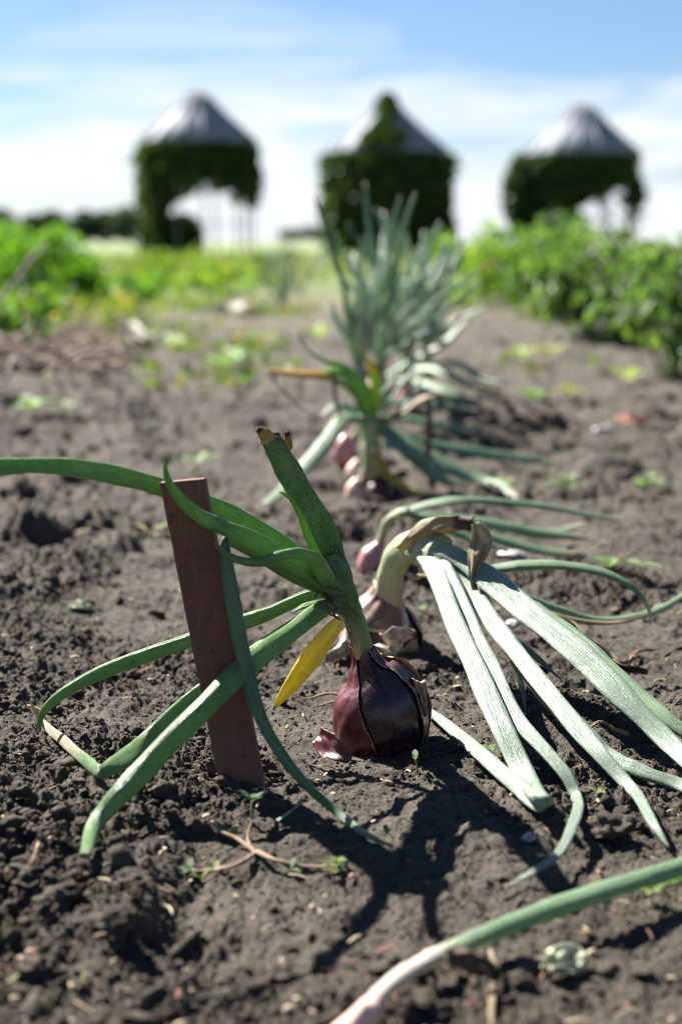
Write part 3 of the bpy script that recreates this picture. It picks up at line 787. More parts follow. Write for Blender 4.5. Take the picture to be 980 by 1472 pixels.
leaf(on2, 'leaf', [(715, 832, 1.17, 22.8), (780, 885, 1.125, 30.4), (850, 940, 1.075, 33.4), (915, 1000, 1.03, 31.9), (965, 1040, 1.0, 27.4), (1030, 1080, ('g', 0.01), 19.8)], M_LEAF2G, None, **kw)
leaf(on2, 'leaf', [(650, 812, 1.21, 15.2), (690, 870, 1.16, 19.8), (730, 930, 1.10, 19.8), (770, 990, 1.05, 16.7), (800, 1030, ('g', 0.006), 7.6)], M_LEAF2G, None, **kw)
leaf(on2, 'leaf', [(640, 800, 1.22, 12.2), (690, 818, 1.22, 16.7), (750, 813, 1.215, 18.2), (820, 814, 1.21, 16.7), (875, 826, 1.20, 13.7), (912, 848, 1.19, 9.9), (931, 874, 1.185, 6.8), (934, 898, 1.18, 2.3)], M_LEAF2G, 'leaf arching away with a thin bleached tip', flat=0.5, n=64)
leaf(on2, 'leaf', [(680, 825, 1.21, 13.7), (735, 850, 1.22, 15.2), (800, 876, 1.235, 15.2), (860, 892, 1.25, 13.7), (915, 886, 1.265, 12.9), (955, 872, 1.29, 10.6), (1000, 842, 1.33, 6.8)], M_LEAF2G, 'leaf lying away behind on the soil', flat=0.5, n=64)
leaf(on2, 'leaf', [(740, 860, 1.20, 7.6), (800, 885, 1.21, 10.6), (850, 895, 1.225, 9.1), (900, 893, 1.25, 6.1), (940, 880, 1.27, 2.3)], M_DRY, None, flat=0.4, n=40)
leaf(on2, 'leaf', [(725, 905, 1.10, 9.1), (760, 935, 1.09, 11.4), (785, 958, 1.085, 8.4), (806, 977, 1.08, 1.5)], M_LEAF2, None, flat=0.3, n=30)
leaf(on2, 'leaf', [(735, 950, 1.08, 7.6), (746, 975, 1.07, 8.4), (752, 1000, 1.06, 6.1), (755, 1022, 1.055, 1.5)], M_LEAF2, None, flat=0.3, n=30)
leaf(on2, 'leaf', [(575, 806, 1.255, 10.6), (600, 800, 1.24, 15.2), (622, 812, 1.225, 13.7), (642, 838, 1.21, 9.1), (650, 860, 1.2, 3)], M_LEAF2G, None, flat=0.4, n=36)
flap(on2, 'withered_leaf', [(P(572, 792, 1.225), 0.010, (0.2, -0.4, 1)), (P(605, 772, 1.215), 0.018, (0.1, -0.5, 1)), (P(645, 756, 1.20), 0.018, (0.1, -0.6, 1)), (P(680, 757, 1.185), 0.013, (0.3, -0.6, 1))], M_DRY, 'dry tan leaf arching over the neck', 51, 0.0014, n=40, curl=-0.6)
flap(on2, 'withered_leaf', [(P(682, 752, 1.184), 0.006, (1, 0, 0)), (P(692, 775, 1.18), 0.018, (1, -0.3, 0)), (P(686, 800, 1.175), 0.015, (1, 0.2, 0)), (P(678, 825, 1.168), 0.007, (0.8, 0.6, 0)), (P(690, 858, 1.155), 0.010, (0.8, -0.5, 0)), (P(706, 884, 1.145), 0.013, (0.8, 0.4, 0)), (P(722, 912, 1.13), 0.006, (0.8, 0, 0.2))], M_DRY, 'twisted dry brown end hanging down', 52, 0.0022, n=60)
flap(on2, 'withered_leaf', [(P(770, 885, 1.19), 0.020, (0, 0.7, 1)), (P(812, 902, 1.195), 0.016, (0, 0.7, 1)), (P(838, 922, 1.18), 0.012, (0.3, 0.5, 1)), (P(868, 940, 1.17), 0.010, (0, 0.9, 0.4)), (P(890, 958, 1.16), 0.009, (0, 0.5, 1)), (P(930, 966, 1.15), 0.004, (0, 0.9, 0.3))], M_DRY, 'crinkled brown leaf end on the soil', 53, 0.002, n=50)
wisp(on2, 'dry_thread', [(590, 832, 1.25, 9), (610, 828, 1.25, 10), (628, 832, 1.25, 8), (636, 846, 1.255, 4), (640, 866, 1.26, 2.5)], M_DRY)


# ================================================================== 4. small pink onion behind
base = G(536, 828)
on3 = thing('onion_plant', 'small pale pink onion with thin curved neck and flattened green leaves', 'onion plant', base, 'onion plants in the row')
b3 = Bulb([(536, 833, 6), (536, 829, 14), (535, 820, 20), (535, 808, 21.5), (536, 798, 18), (541, 789, 11), (546, 782, 7.5), (549, 775, 6)], 1.575)
b3.mesh('bulb', M_BULBP, on3)
leaf(on3, 'neck', [(545, 786, 1.575, 14), (550, 768, 1.574, 13), (557, 750, 1.57, 13), (570, 740, 1.565, 14), (588, 735, 1.56, 16)], M_NECKP, flat=0.9, n=40, wob=0.04)
for sp_ in ([(580, 737, 1.56, 12), (610, 727, 1.56, 16), (660, 719, 1.56, 15), (730, 722, 1.58, 14), (800, 731, 1.62, 13), (860, 743, 1.66, 10), (900, 748, 1.70, 4)],
            [(580, 738, 1.56, 12), (630, 742, 1.60, 18), (700, 752, 1.62, 20), (770, 765, 1.63, 20), (830, 772, 1.64, 12), (850, 775, 1.65, 3)],
            [(582, 738, 1.56, 12), (630, 750, 1.56, 18), (690, 768, 1.57, 20), (750, 785, 1.57, 18), (800, 797, 1.57, 16), (840, 806, 1.57, 9)],
            [(582, 738, 1.56, 12), (640, 745, 1.64, 16), (710, 755, 1.68, 18), (780, 768, 1.70, 18), (845, 752, 1.73, 6)],
            [(585, 738, 1.56, 10), (620, 752, 1.55, 14), (680, 775, 1.545, 15), (730, 792, 1.54, 8)]):
    leaf(on3, 'leaf', sp_, M_LEAF2G, None, flat=0.35, n=52)
wisp(on3, 'dry_thread', [(572, 742, 1.555, 5), (580, 760, 1.55, 3), (578, 780, 1.55, 2)], M_DRY)

# ================================================================== 5. the cluster in the middle distance
def far_onion(label, bulb, Yb, mat, neck, leaves):
    b0 = G(bulb[0], bulb[1] + bulb[2] * 0.85)
    t = thing('onion_plant', label, 'onion plant', b0, 'onion plants in the row')
    x, y, r = bulb
    bb = Bulb([(x, y + r * 1.05, r * 0.3), (x, y + r * 0.9, r * 0.62), (x, y + r * 0.5, r * 0.93), (x, y, r), (x, y - r * 0.5, r * 0.85), (x + (neck[0][0] - x) * 0.4, y - r * 0.9, r * 0.5), (neck[0][0], neck[0][1], neck[0][3] * 0.5)], Yb)
    bb.mesh('bulb', mat, t)
    leaf(t, 'neck', neck, M_NECKP, flat=0.9, n=30, wob=0.04)
    for lm, sp_ in leaves:
        leaf(t, 'leaf' if lm not in (M_DRY, M_DRYD) else 'withered_leaf', sp_, lm, None, flat=0.32, n=44)
    return t
Y4 = 2.13
M_TIPY = leaf_mat('green leaf turning yellow', (0.16, 0.24, 0.04), (0.28, 0.36, 0.07), (0.4, 0.4, 0.15), (0.55, 0.45, 0.06), 0.5, None, 0, 0.35, 0.45)
far_onion('middle onion with thick upright neck and leaves spreading low in a fan', (545, 708, 22), Y4, M_BULBM,
          [(540, 688, Y4, 22), (535, 655, Y4, 26), (531, 620, Y4, 28), (530, 596, Y4, 30)],
          [(M_LEAF2G, [(532, 610, Y4, 18), (500, 600, 2.1, 24), (470, 635, 2.05, 25), (430, 680, 2.0, 22), (395, 715, ('g', 0.012), 16), (362, 736, 'g', 4)]),
           (M_LEAFB, [(530, 606, Y4, 20), (522, 570, 2.12, 30), (505, 542, 2.1, 28), (480, 534, 2.08, 18), (455, 536, 2.06, 6)]),
           (M_LEAFO, [(524, 590, Y4, 18), (500, 556, 2.1, 24), (465, 540, 2.06, 22), (430, 538, 2.03, 20), (400, 534, 2.0, 14), (384, 532, 1.99, 4)]),
           (M_TIPY, [(534, 600, Y4, 14), (540, 560, 2.12, 16), (533, 525, 2.1, 14), (517, 503, 2.08, 10), (502, 492, 2.07, 3)]),
           (M_LEAFB, [(526, 570, 2.13, 14), (500, 530, 2.1, 16), (465, 518, 2.07, 14), (440, 500, 2.05, 8), (428, 480, 2.04, 2)]),
           (M_LEAFD, [(538, 612, Y4, 18), (590, 632, 2.14, 22), (650, 645, 2.18, 22), (720, 655, 2.22, 20), (770, 662, 2.26, 14), (806, 668, 2.28, 4)]),
           (M_LEAF2G, [(540, 610, Y4, 18), (590, 640, 2.1, 24), (640, 670, 2.08, 24), (700, 695, 2.06, 20), (745, 716, ('g', 0.01), 10)]),
           (M_LEAF2G, [(540, 612, Y4, 16), (585, 650, 2.08, 22), (625, 682, 2.06, 24), (670, 700, ('g', 0.01), 12)]),
           (M_DRY, [(550, 610, Y4, 12), (580, 592, 2.1, 16), (606, 574, 2.08, 14), (630, 570, 2.07, 10), (634, 584, 2.07, 6)]),
           (M_DRYD, [(615, 574, 2.08, 8), (617, 610, 2.08, 10), (614, 650, 2.08, 9), (620, 690, 2.07, 12), (624, 705, 2.07, 5)]),
           (M_LEAFY, [(538, 640, 2.11, 10), (556, 680, 2.1, 14), (590, 705, 2.08, 14), (622, 712, ('g', 0.01), 8)]),
           (M_DRYD, [(386, 534, 2.0, 4), (410, 565, 2.02, 5), (440, 590, 2.05, 4), (470, 600, 2.08, 3)]),
           (M_DRYD, [(480, 540, 2.06, 5), (482, 570, 2.06, 6), (490, 600, 2.06, 4)]),
           (M_LEAF2, [(545, 604, Y4, 12), (565, 570, 2.1, 14), (580, 548, 2.08, 12), (596, 530, 2.07, 4)]),
           (M_LEAF2, [(548, 606, Y4, 12), (575, 590, 2.08, 16), (600, 560, 2.06, 14), (606, 538, 2.05, 4)]),
           (M_LEAF2, [(546, 600, 2.14, 12), (552, 570, 2.13, 14), (566, 545, 2.12, 8), (570, 530, 2.12, 3)])])
far_onion('round mauve onion half hidden by a fallen leaf', (497, 650, 20), 2.32, M_BULBP,
          [(508, 636, 2.32, 14), (516, 618, 2.32, 16), (522, 596, 2.32, 16)],
          [(M_LEAF2G, [(520, 604, 2.32, 12), (540, 585, 2.34, 16), (600, 578, 2.4, 18), (650, 584, 2.45, 16), (690, 590, 2.5, 4)]),
           (M_LEAF2G, [(522, 604, 2.32, 12), (560, 600, 2.36, 16), (630, 610, 2.4, 18), (680, 622, 2.42, 10)])])
far_onion('pink and white onion pressed between its neighbours in the middle clump', (513, 682, 17), 2.22, M_BULBC,
          [(520, 668, 2.22, 12), (524, 645, 2.22, 14), (526, 615, 2.22, 16)],
          [(M_LEAF2G, [(526, 622, 2.22, 12), (505, 590, 2.22, 16), (480, 585, 2.2, 12), (460, 600, 2.19, 4)])])
far_onion('cream coloured onion lowest in the middle clump', (512, 708, 16), 2.10, M_BULBC,
          [(519, 694, 2.11, 11), (526, 668, 2.12, 12), (529, 640, 2.12, 14)],
          [(M_LEAF2G, [(529, 648, 2.12, 10), (560, 640, 2.08, 14), (600, 655, 2.05, 14), (640, 690, ('g', 0.01), 6)])])

# ---- upright clump farther along the row
def upright(label, px, py, mat, leaves, low=(), seed=1):
    b0 = G(px, py); Yb = b0.y
    t = thing('onion_plant', label, 'onion plant', b0, 'tall onion plants behind')
    bb = Bulb([(px, py + 6, 4), (px, py, 14), (px, py - 10, 19), (px, py - 24, 15), (px, py - 36, 9)], Yb)
    bb.mesh('bulb', mat, t)
    leaf(t, 'neck', [(px, py - 34, Yb, 18), (px, py - 62, Yb, 20), (px, py - 84, Yb, 22)], M_NECKP, flat=0.9, n=16, wob=0.03)
    rs = random.Random(seed)
    leaves = list(leaves)
    for q in range(10):
        a_ = rs.uniform(-1, 1)
        leaves.append((px + 80 * a_ + rs.uniform(-10, 10), py - 78 - rs.uniform(90, 235) * (1 - 0.35 * abs(a_)), rs.uniform(11, 17), rs.uniform(-0.25, 0.25), rs.choice((A, B_, B_))))
    for tx, ty, w, lean, mt in leaves:
        mx = px + (tx - px) * 0.42; my = (py - 78) + (ty - (py - 78)) * 0.55; w *= 0.56; mx += rs.uniform(-7, 7)
        leaf(t, 'leaf', [(px + rs.uniform(-4, 4), py - 70, Yb, w * 0.8), (px + (mx - px) * 0.30, (py - 78) + (my - py + 78) * 0.42, Yb + lean * 0.25, w), (mx, my, Yb + lean * 0.5, w), (mx + (tx - mx) * 0.6 + rs.uniform(-7, 7), my + (ty - my) * 0.6, Yb + lean * 0.8, w * 0.85), (tx, ty, Yb + lean, w * 0.35)], mt, None, flat=0.5, n=36, m=12, hint=(rs.uniform(-0.5, 0.5), -1, 0.3))
    for sp_ in low:
        leaf(t, 'leaf', sp_, M_LEAF2G, None, flat=0.4, n=36, m=12)
    return t
A, B_, D_ = M_LEAF2G, M_LEAF2, M_LEAFD
M_TIPW = leaf_mat('onion leaf with withered end', (0.09, 0.17, 0.10), (0.19, 0.29, 0.19), (0.36, 0.43, 0.32), (0.50, 0.46, 0.36), 0.94, None, 0.0, 0.32, 0.38, tmul=(1.1, 1.25, 0.9))
M_TIPO = leaf_mat('onion leaf with orange end', (0.10, 0.19, 0.10), (0.20, 0.30, 0.17), (0.36, 0.43, 0.32), (0.52, 0.33, 0.07), 0.84, None, 0.0, 0.3, 0.42)
B_ = leaf_mat('pale tall onion leaf', (0.24, 0.31, 0.25), (0.42, 0.50, 0.42), (0.5, 0.54, 0.45), (0.34, 0.31, 0.18), 0.97, None, 0, 0.34, 0.36, tmul=(1.1, 1.25, 0.95))
A = leaf_mat('tall onion leaf', (0.14, 0.23, 0.15), (0.27, 0.37, 0.28), (0.42, 0.48, 0.36), (0.34, 0.31, 0.18), 0.97, None, 0, 0.32, 0.36, tmul=(1.1, 1.25, 0.9))
upright('tall upright onion with a dark leaf bent at the clump edge', 516, 628, M_BULBP,
        [(452, 283, 17, -0.1, D_), (520, 340, 17, -0.1, A), (566, 360, 16, -0.15, B_), (560, 420, 18, -0.2, B_), (494, 400, 15, -0.15, A), (630, 470, 15, -0.1, A)], seed=3)
upright('tall upright onion with white tipped leaves', 545, 612, M_BULBC,
        [(575, 283, 17, -0.1, M_TIPW), (597, 278, 17, -0.05, M_TIPW), (525, 262, 15, 0.1, M_TIPW), (640, 350, 17, -0.1, A), (655, 390, 18, -0.1, B_), (600, 430, 20, -0.15, B_), (712, 372, 15, 0.05, M_TIPO), (540, 380, 17, -0.1, B_), (480, 330, 15, 0.0, A)],
        [[(548, 545, 3.0, 12), (590, 520, 2.95, 18), (640, 492, 2.9, 18), (672, 458, 2.9, 6)]], seed=4)
upright('onion standing in the clump with wide spread leaves', 584, 598, M_BULBP,
        [(620, 330, 16, 0.0, A), (632, 320, 14, 0.1, A), (582, 330, 16, 0.0, B_), (500, 320, 14, 0.1, D_), (540, 300, 14, 0.1, A), (668, 350, 15, 0.1, A), (645, 440, 17, -0.1, B_), (476, 380, 14, 0.0, A), (515, 420, 16, -0.1, B_)],
        [[(562, 540, 3.3, 12), (620, 530, 3.2, 16), (680, 555, 3.1, 12), (710, 560, 3.1, 4)], [(562, 545, 3.3, 12), (600, 548, 3.2, 16), (660, 570, 3.1, 14), (690, 580, ('g', 0.02), 4)]], seed=5)
upright('last onion of the tall clump before the dark hut', 545, 572, M_BULBC,
        [(610, 345, 13, 0.1, A), (560, 320, 13, 0.1, A), (640, 362, 13, 0.1, B_), (530, 335, 13, 0.1, A), (590, 370, 14, 0.0, B_), (662, 400, 13, 0.1, A), (500, 360, 12, 0.2, D_), (620, 410, 14, 0, B_)], seed=6)

# ================================================================== 6. fallen onion at the bottom edge
base = G(520, 1492)
on0 = thing('onion_plant', 'fallen onion at the bottom edge with one long leaf and papery white neck', 'onion plant', base, 'onion plants in the row')
b0 = Bulb([(492, 1545, 10), (495, 1535, 40), (499, 1516, 44), (507, 1494, 36), (516, 1474, 25), (526, 1456, 18), (535, 1442, 14)], 0.605)
b0.mesh('bulb', M_BULBC, on0)
leaf(on0, 'neck', [(526, 1462, 0.607, 30.2), (548, 1428, 0.620, 27.4), (588, 1396, 0.642, 24.5), (625, 1376, 0.664, 25.2), (655, 1362, 0.672, 24.5)], leaf_mat('papery white neck', (0.36, 0.29, 0.22), (0.62, 0.56, 0.48), (0.7, 0.66, 0.6), (0.38, 0.42, 0.26), 0.86, (0.50, 0.33, 0.25), 0.25, 0.1, 0.6), flat=0.9, n=44, m=24, wob=0.07)
leaf(on0, 'leaf', [(640, 1370, 0.668, 20.7), (670, 1355, 0.676, 26.6), (730, 1330, 0.692, 29.5), (800, 1304, 0.710, 30.2), (870, 1280, 0.727, 29.5), (940, 1258, 0.745, 28.1), (1010, 1236, 0.765, 25.8), (1090, 1210, 0.79, 20.7)], M_LEAF2G, None, flat=0.7, n=64, m=20)
flap(on0, 'withered_leaf', [(P(640, 1372, 0.655), 0.008, (0.4, 0, 1)), (P(672, 1382, 0.652), 0.010, (0.2, 0.2, 1)), (P(700, 1392, 0.65), 0.009, (0.3, 0.4, 1)), (P(715, 1410, 0.65), 0.004, (0.5, 0, 0.5))], M_DRYD, 'dark withered leaf under the neck', 61, 0.0015, n=30)
wisp(on0, 'withered_leaf', [(704, 1366, 0.672, 7), (712, 1395, 0.662, 9), (708, 1430, 0.652, 11), (706, 1462, ('g', 0.004), 8), (705, 1500, 'g', 4)], M_DRY)
wisp(on0, 'withered_leaf', [(690, 1372, 0.66, 5), (678, 1400, 0.655, 6), (700, 1440, ('g', 0.004), 4)], M_DRYD)

# ================================================================== 7. weeds, twig, scraps
M_SEED = leaf_mat('seedling green', (0.07, 0.18, 0.022), (0.15, 0.29, 0.045), (0.3, 0.4, 0.13), None, 1, None, 0, 0.35, 0.4)
M_SEEDY = leaf_mat('seedling yellow green', (0.12, 0.19, 0.03), (0.24, 0.29, 0.06), (0.4, 0.42, 0.18), None, 1, None, 0, 0.35, 0.45)
M_SEEDD = leaf_mat('seedling deep green', (0.05, 0.11, 0.04), (0.10, 0.18, 0.07), (0.2, 0.3, 0.14), None, 1, None, 0, 0.3, 0.4)
M_STEM = plain_mat('weed stem', (0.10, 0.14, 0.04), (0.22, 0.22, 0.08), 200)

def blade(mb, p, d, L, wd, up, rs):
    """one small ovate leaf from p along d"""
    d = d.normalized(); s = d.cross(Vector((0, 0, 1)))
    if s.length < 0.1: s = Vector((1, 0, 0))
    s.normalize(); nn = s.cross(d)
    n = 7; g = []
    for i in range(n):
        f = i / (n - 1)
        w = wd * math.sin(math.pi * (0.06 + 0.92 * f) ** 0.8) * 0.5
        c = p + d * (L * f) + nn * (up * L * (f - f * f * 1.5))
        g.append([mb.vert(c + s * (w * q) + nn * (0.25 * w * abs(q)), (0.5 + q * 0.3, f * L * 10 + rs.random()), f) for q in (-1, -0.5, 0, 0.5, 1)])
    for i in range(n - 1):
        for j in range(4):
            mb.f.append((g[i][j], g[i][j + 1], g[i + 1][j + 1], g[i + 1][j]))

def weed(label, px, py, h, leaves, mat, seed, group, name='weed_seedling', spread=0.35, sub=None):
    """a small weed rooted at (px, py): leaves = (count, length, width) in metres"""
    rs = random.Random(seed)
    b = G(px, py)
    t = thing(name, label, 'weed', b, group)
    n, L, wd = leaves
    top = b + Vector((rs.uniform(-0.15, 0.15) * h, rs.uniform(-0.1, 0.1) * h, h))
    mb = MB(); tube(mb, [(b - Vector((0, 0, 0.004)), h * 0.07 + 0.0008), (b.lerp(top, 0.5) + Vector((h * 0.05, 0, 0)), h * 0.05 + 0.0008), (top, h * 0.04 + 0.0006)], n=10, m=6, flat=1)
    mb.build('stem', M_STEM, t)
    a0 = rs.random() * 6.28
    for k in range(n):
        mb = MB()
        a = a0 + k * (2.4 if n > 3 else 6.283 / n) + rs.uniform(-0.3, 0.3)
        el = rs.uniform(0.05, 0.8)
        f = 1.0 if n <= 4 else rs.uniform(0.35, 1.0)
        p = b.lerp(top, f) + Vector((math.cos(a), math.sin(a), 0)) * rs.uniform(0, spread) * h * (1 if n > 4 else 0.1)
        blade(mb, p, Vector((math.cos(a), math.sin(a), el)), L * rs.uniform(0.75, 1.15), wd * rs.uniform(0.8, 1.15), 0.25, rs)
        mb.build('leaf', mat, t)
    return t
SG = 'weed seedlings sprouting in the bed'
weed('tiny two leaved seedling directly before the dark red bulb', 599, 1112, 0.011, (2, 0.008, 0.0045), M_SEED, 1, SG)
weed('narrow dark bud shaped seedling at the foot of the stake', 357, 1192, 0.018, (4, 0.013, 0.007), M_SEEDD, 2, SG)
weed('bright pair leaved weed beside the thin bleached leaf arch', 876, 842, 0.022, (4, 0.026, 0.016), M_SEED, 3, SG)
weed('slim weed on a bare stalk beyond the bleached leaf tip', 921, 846, 0.026, (2, 0.024, 0.011), M_SEED, 4, SG)
weed('low seedling at the picture edge above the fallen onion leaf', 968, 1296, 0.012, (4, 0.016, 0.008), M_SEED, 5, SG)
weed('yellowing seedling under the fallen onion leaf', 934, 1300, 0.008, (4, 0.011, 0.006), M_SEEDY, 6, SG)
weed('bright green sprout beside the second bulb', 606, 890, 0.010, (2, 0.013, 0.006), M_SEED, 7, SG)
weed('sprout between folded pale leaf and red bulb', 704, 1096, 0.010, (3, 0.009, 0.005), M_SEED, 8, SG)
weed('pale seedling in the gap between two waxy leaves', 858, 1152, 0.006, (3, 0.009, 0.004), M_SEEDY, 9, SG)
weed('little green sprout in the cracked soil behind the yellow leaf', 405, 856, 0.008, (2, 0.010, 0.005), M_SEED, 10, SG)
weed('two tiny leaves beside the peeled flap of the red bulb', 578, 925, 0.006, (2, 0.010, 0.005), M_SEED, 11, SG)
# blurred weeds farther back
for k, (lb, px, py, h, lv, mt) in enumerate([
        ('leafy light green weed alone on the open soil left of the row', 330, 540, 0.07, (9, 0.060, 0.038), M_SEED),
        ('round leaved weed at the left border in front of the debris', 45, 612, 0.05, (9, 0.032, 0.024), M_SEED),
        ('yellow green weed low before the round leaved one', 90, 600, 0.03, (6, 0.028, 0.016), M_SEEDY),
        ('weed in front of the stake top on the far soil', 285, 680, 0.025, (6, 0.026, 0.014), M_SEED),
        ('small weed behind the onion clump on the left', 412, 545, 0.03, (7, 0.04, 0.022), M_SEEDY),
        ('weed near the pale scrap on the left', 208, 545, 0.03, (6, 0.04, 0.02), M_SEEDY),
        ('weed at the side of the leaf arch in open soil', 815, 708, 0.022, (6, 0.020, 0.013), M_SEED),
        ('pair leaved weed far to the right in open soil', 932, 708, 0.02, (6, 0.026, 0.015), M_SEED),
        ('yellow weed between the flattened leaves', 720, 700, 0.015, (5, 0.020, 0.012), M_SEEDY),
        ('low yellow green weed row start near the leafy bushes', 745, 522, 0.03, (10, 0.06, 0.028), M_SEEDY),
        ('low yellow green weed beside the row start', 788, 515, 0.03, (9, 0.055, 0.026), M_SEEDY),
        ('bright weed patch centre right of the clump', 762, 578, 0.025, (9, 0.045, 0.022), M_SEED),
        ('yellow weed patch right beside the bright one', 815, 572, 0.02, (7, 0.04, 0.02), M_SEEDY),
        ('pale weed touching the front bush', 900, 555, 0.03, (8, 0.05, 0.026), M_SEEDY),
        ('weed below the pale scrap heap', 250, 505, 0.03, (7, 0.05, 0.022), M_SEEDY),
        ('weed beside the left edge of the tall clump', 455, 492, 0.05, (8, 0.06, 0.03), M_SEEDY),
        ('weed on the path behind the leafy light green one', 372, 497, 0.04, (8, 0.06, 0.03), M_SEEDY),
        ('small weed on pale crusted soil at centre left', 218, 770, 0.01, (5, 0.020, 0.010), M_SEEDY),
        ('sprout beside the flattened leaf tips', 664, 622, 0.02, (6, 0.024, 0.014), M_SEED)]):
    weed(lb, px, py, h, lv, mt, 40 + k, 'weeds scattered over the soil behind', name='weed', spread=0.9)

# creeping twig with little tufts
tw = thing('creeping_weed', 'creeping brown weed stem with small leaf tufts at its ends, before the stake', 'weed', G(365, 1226))
for s in ([(368, 1228, ('g', 0.004), 9), (335, 1245, ('g', 0.005), 8), (300, 1252, ('g', 0.004), 7), (268, 1252, ('g', 0.004), 4)], [(368, 1226, ('g', 0.005), 9), (400, 1238, ('g', 0.006), 8), (440, 1246, ('g', 0.004), 7), (490, 1244, ('g', 0.005), 4)],
          [(368, 1226, ('g', 0.005), 8), (340, 1205, ('g', 0.006), 7), (318, 1195, ('g', 0.004), 6), (305, 1180, ('g', 0.004), 3)], [(366, 1226, ('g', 0.004), 6), (356, 1205, ('g', 0.006), 5), (362, 1180, ('g', 0.014), 3)]):
    wisp(tw, 'stem', s, M_BARK, wob=0.12)
rs = random.Random(3)
for (x, y, m, c) in ((272, 1250, M_SEEDD, 4), (288, 1262, M_SEEDY, 3), (486, 1240, M_SEED, 5), (478, 1250, M_SEEDY, 3), (310, 1252, M_SEEDY, 2), (322, 1195, M_SEEDD, 3), (415, 1250, M_SEEDD, 2), (335, 1200, M_SEEDY, 2)):
    mb = MB()
    for _ in range(c + 2):
        a = rs.random() * 6.28
        blade(mb, G(x, y, 0.003), Vector((math.cos(a), math.sin(a), rs.uniform(0.1, 0.8))), rs.uniform(0.006, 0.011), rs.uniform(0.003, 0.005), 0.2, rs)
    mb.build('leaf_tuft', m, tw)

def scrap(name, label, cat, pts, mat, seed, group=None, crinkle=0.003, curl=0.0, n=26):
    """loose dead leaf; pts = (px, py, up, width)"""
    P_ = [(G(x, y, u), w, (random.Random(seed + i).uniform(-0.4, 0.4), 1, random.Random(seed - i).uniform(0, 0.5))) for i, (x, y, u, w) in enumerate(pts)]
    o = flap(None, name, P_, mat, None, seed, crinkle, n, 12, curl)
    c = sum((Vector(v.co) for v in o.data.vertices), Vector()) / len(o.data.vertices)
    for v in o.data.vertices: v.co -= c
    o.location = c
    return tag(o, label, cat, group)
M_GREY = plain_mat('dead grey green leaf', (0.26, 0.28, 0.17), (0.44, 0.45, 0.32), 160, 0.7, 0.0006, 0.15)
M_STRAWD = plain_mat('pinkish dry straw', (0.16, 0.10, 0.08), (0.30, 0.21, 0.17), 60, 0.8)
M_STRAW = plain_mat('bleached straw', (0.22, 0.20, 0.15), (0.38, 0.36, 0.30), 60, 0.7, 0.001, 0.2)
scrap('dead_leaf', 'crumpled grey green dead leaf lying below the fallen onion leaf', 'dead leaf', [(780, 1392, 0.004, 0.006), (798, 1384, 0.008, 0.016), (818, 1380, 0.006, 0.018), (842, 1392, 0.004, 0.008)], M_GREY, 71)
scrap('dead_leaf', 'brown dry leaf curl lying near the wide waxy leaf', 'dead leaf', [(844, 1048, 0.012, 0.0015), (862, 1038, 0.016, 0.002), (884, 1048, 0.008, 0.005), (925, 1062, 0.004, 0.006)], M_DRY, 73, crinkle=0.0006)
scrap('dead_leaf', 'whitish torn leaf scrap by the left debris heap', 'dead leaf', [(160, 484, 0.015, 0.02), (185, 474, 0.035, 0.06), (208, 490, 0.03, 0.05), (226, 480, 0.03, 0.06), (266, 494, 0.012, 0.02)], M_STRAW, 75, crinkle=0.008)
scrap('dead_leaf', 'bleached scrap far back in the middle of the plot', 'dead leaf', [(305, 448, 0.02, 0.04), (330, 440, 0.04, 0.09), (350, 446, 0.03, 0.06), (375, 442, 0.02, 0.03)], M_STRAW, 76, crinkle=0.010)
scrap('dead_leaf', 'pale dry leaf bit on the cracked soil left of the yellow leaf', 'dead leaf', [(98, 874, 0.004, 0.008), (115, 870, 0.006, 0.018), (130, 872, 0.003, 0.008)], M_GREY, 77, crinkle=0.002)
scrap('dead_leaf', 'thin curved brown straw near the left bottom edge', 'dead leaf', [(8, 1252, 0.004, 0.003), (30, 1252, 0.004, 0.004), (48, 1236, 0.006, 0.003), (56, 1212, 0.008, 0.002)], M_BARK, 78, crinkle=0.0006)
scrap('dead_leaf', 'rusty leaf bit on the right soil beside a weed', 'dead leaf', [(890, 600, 0.01, 0.02), (910, 604, 0.012, 0.03), (930, 598, 0.008, 0.015)], plain_mat('rusty leaf', (0.20, 0.09, 0.06), (0.34, 0.18, 0.12), 80, 0.8), 79, crinkle=0.004)
scrap('dead_leaf', 'pinkish skin flake on the pale left soil', 'dead leaf', [(70, 752, 0.004, 0.008), (80, 750, 0.006, 0.012), (92, 756, 0.004, 0.006)], M_BULBP, 80, crinkle=0.002)
scrap('dead_leaf', 'thin reddish straw beside the dried leaf end', 'dead leaf', [(905, 962, 0.004, 0.003), (912, 938, 0.006, 0.0035), (940, 934, 0.005, 0.002)], plain_mat('reddish straw', (0.22, 0.09, 0.06), (0.34, 0.17, 0.12), 80, 0.8), 81, crinkle=0.0006)
M_LEAFT = plain_mat('thin green stalk', (0.12, 0.16, 0.12), (0.22, 0.27, 0.2), 200, 0.5)
scrap('plant_stalk', 'thin grey green stalk lying right of the stake', 'plant stalk', [(398, 1180, 0.004, 0.002), (418, 1166, 0.008, 0.0025), (436, 1150, 0.014, 0.0015)], M_LEAFT, 82, crinkle=0.0002)

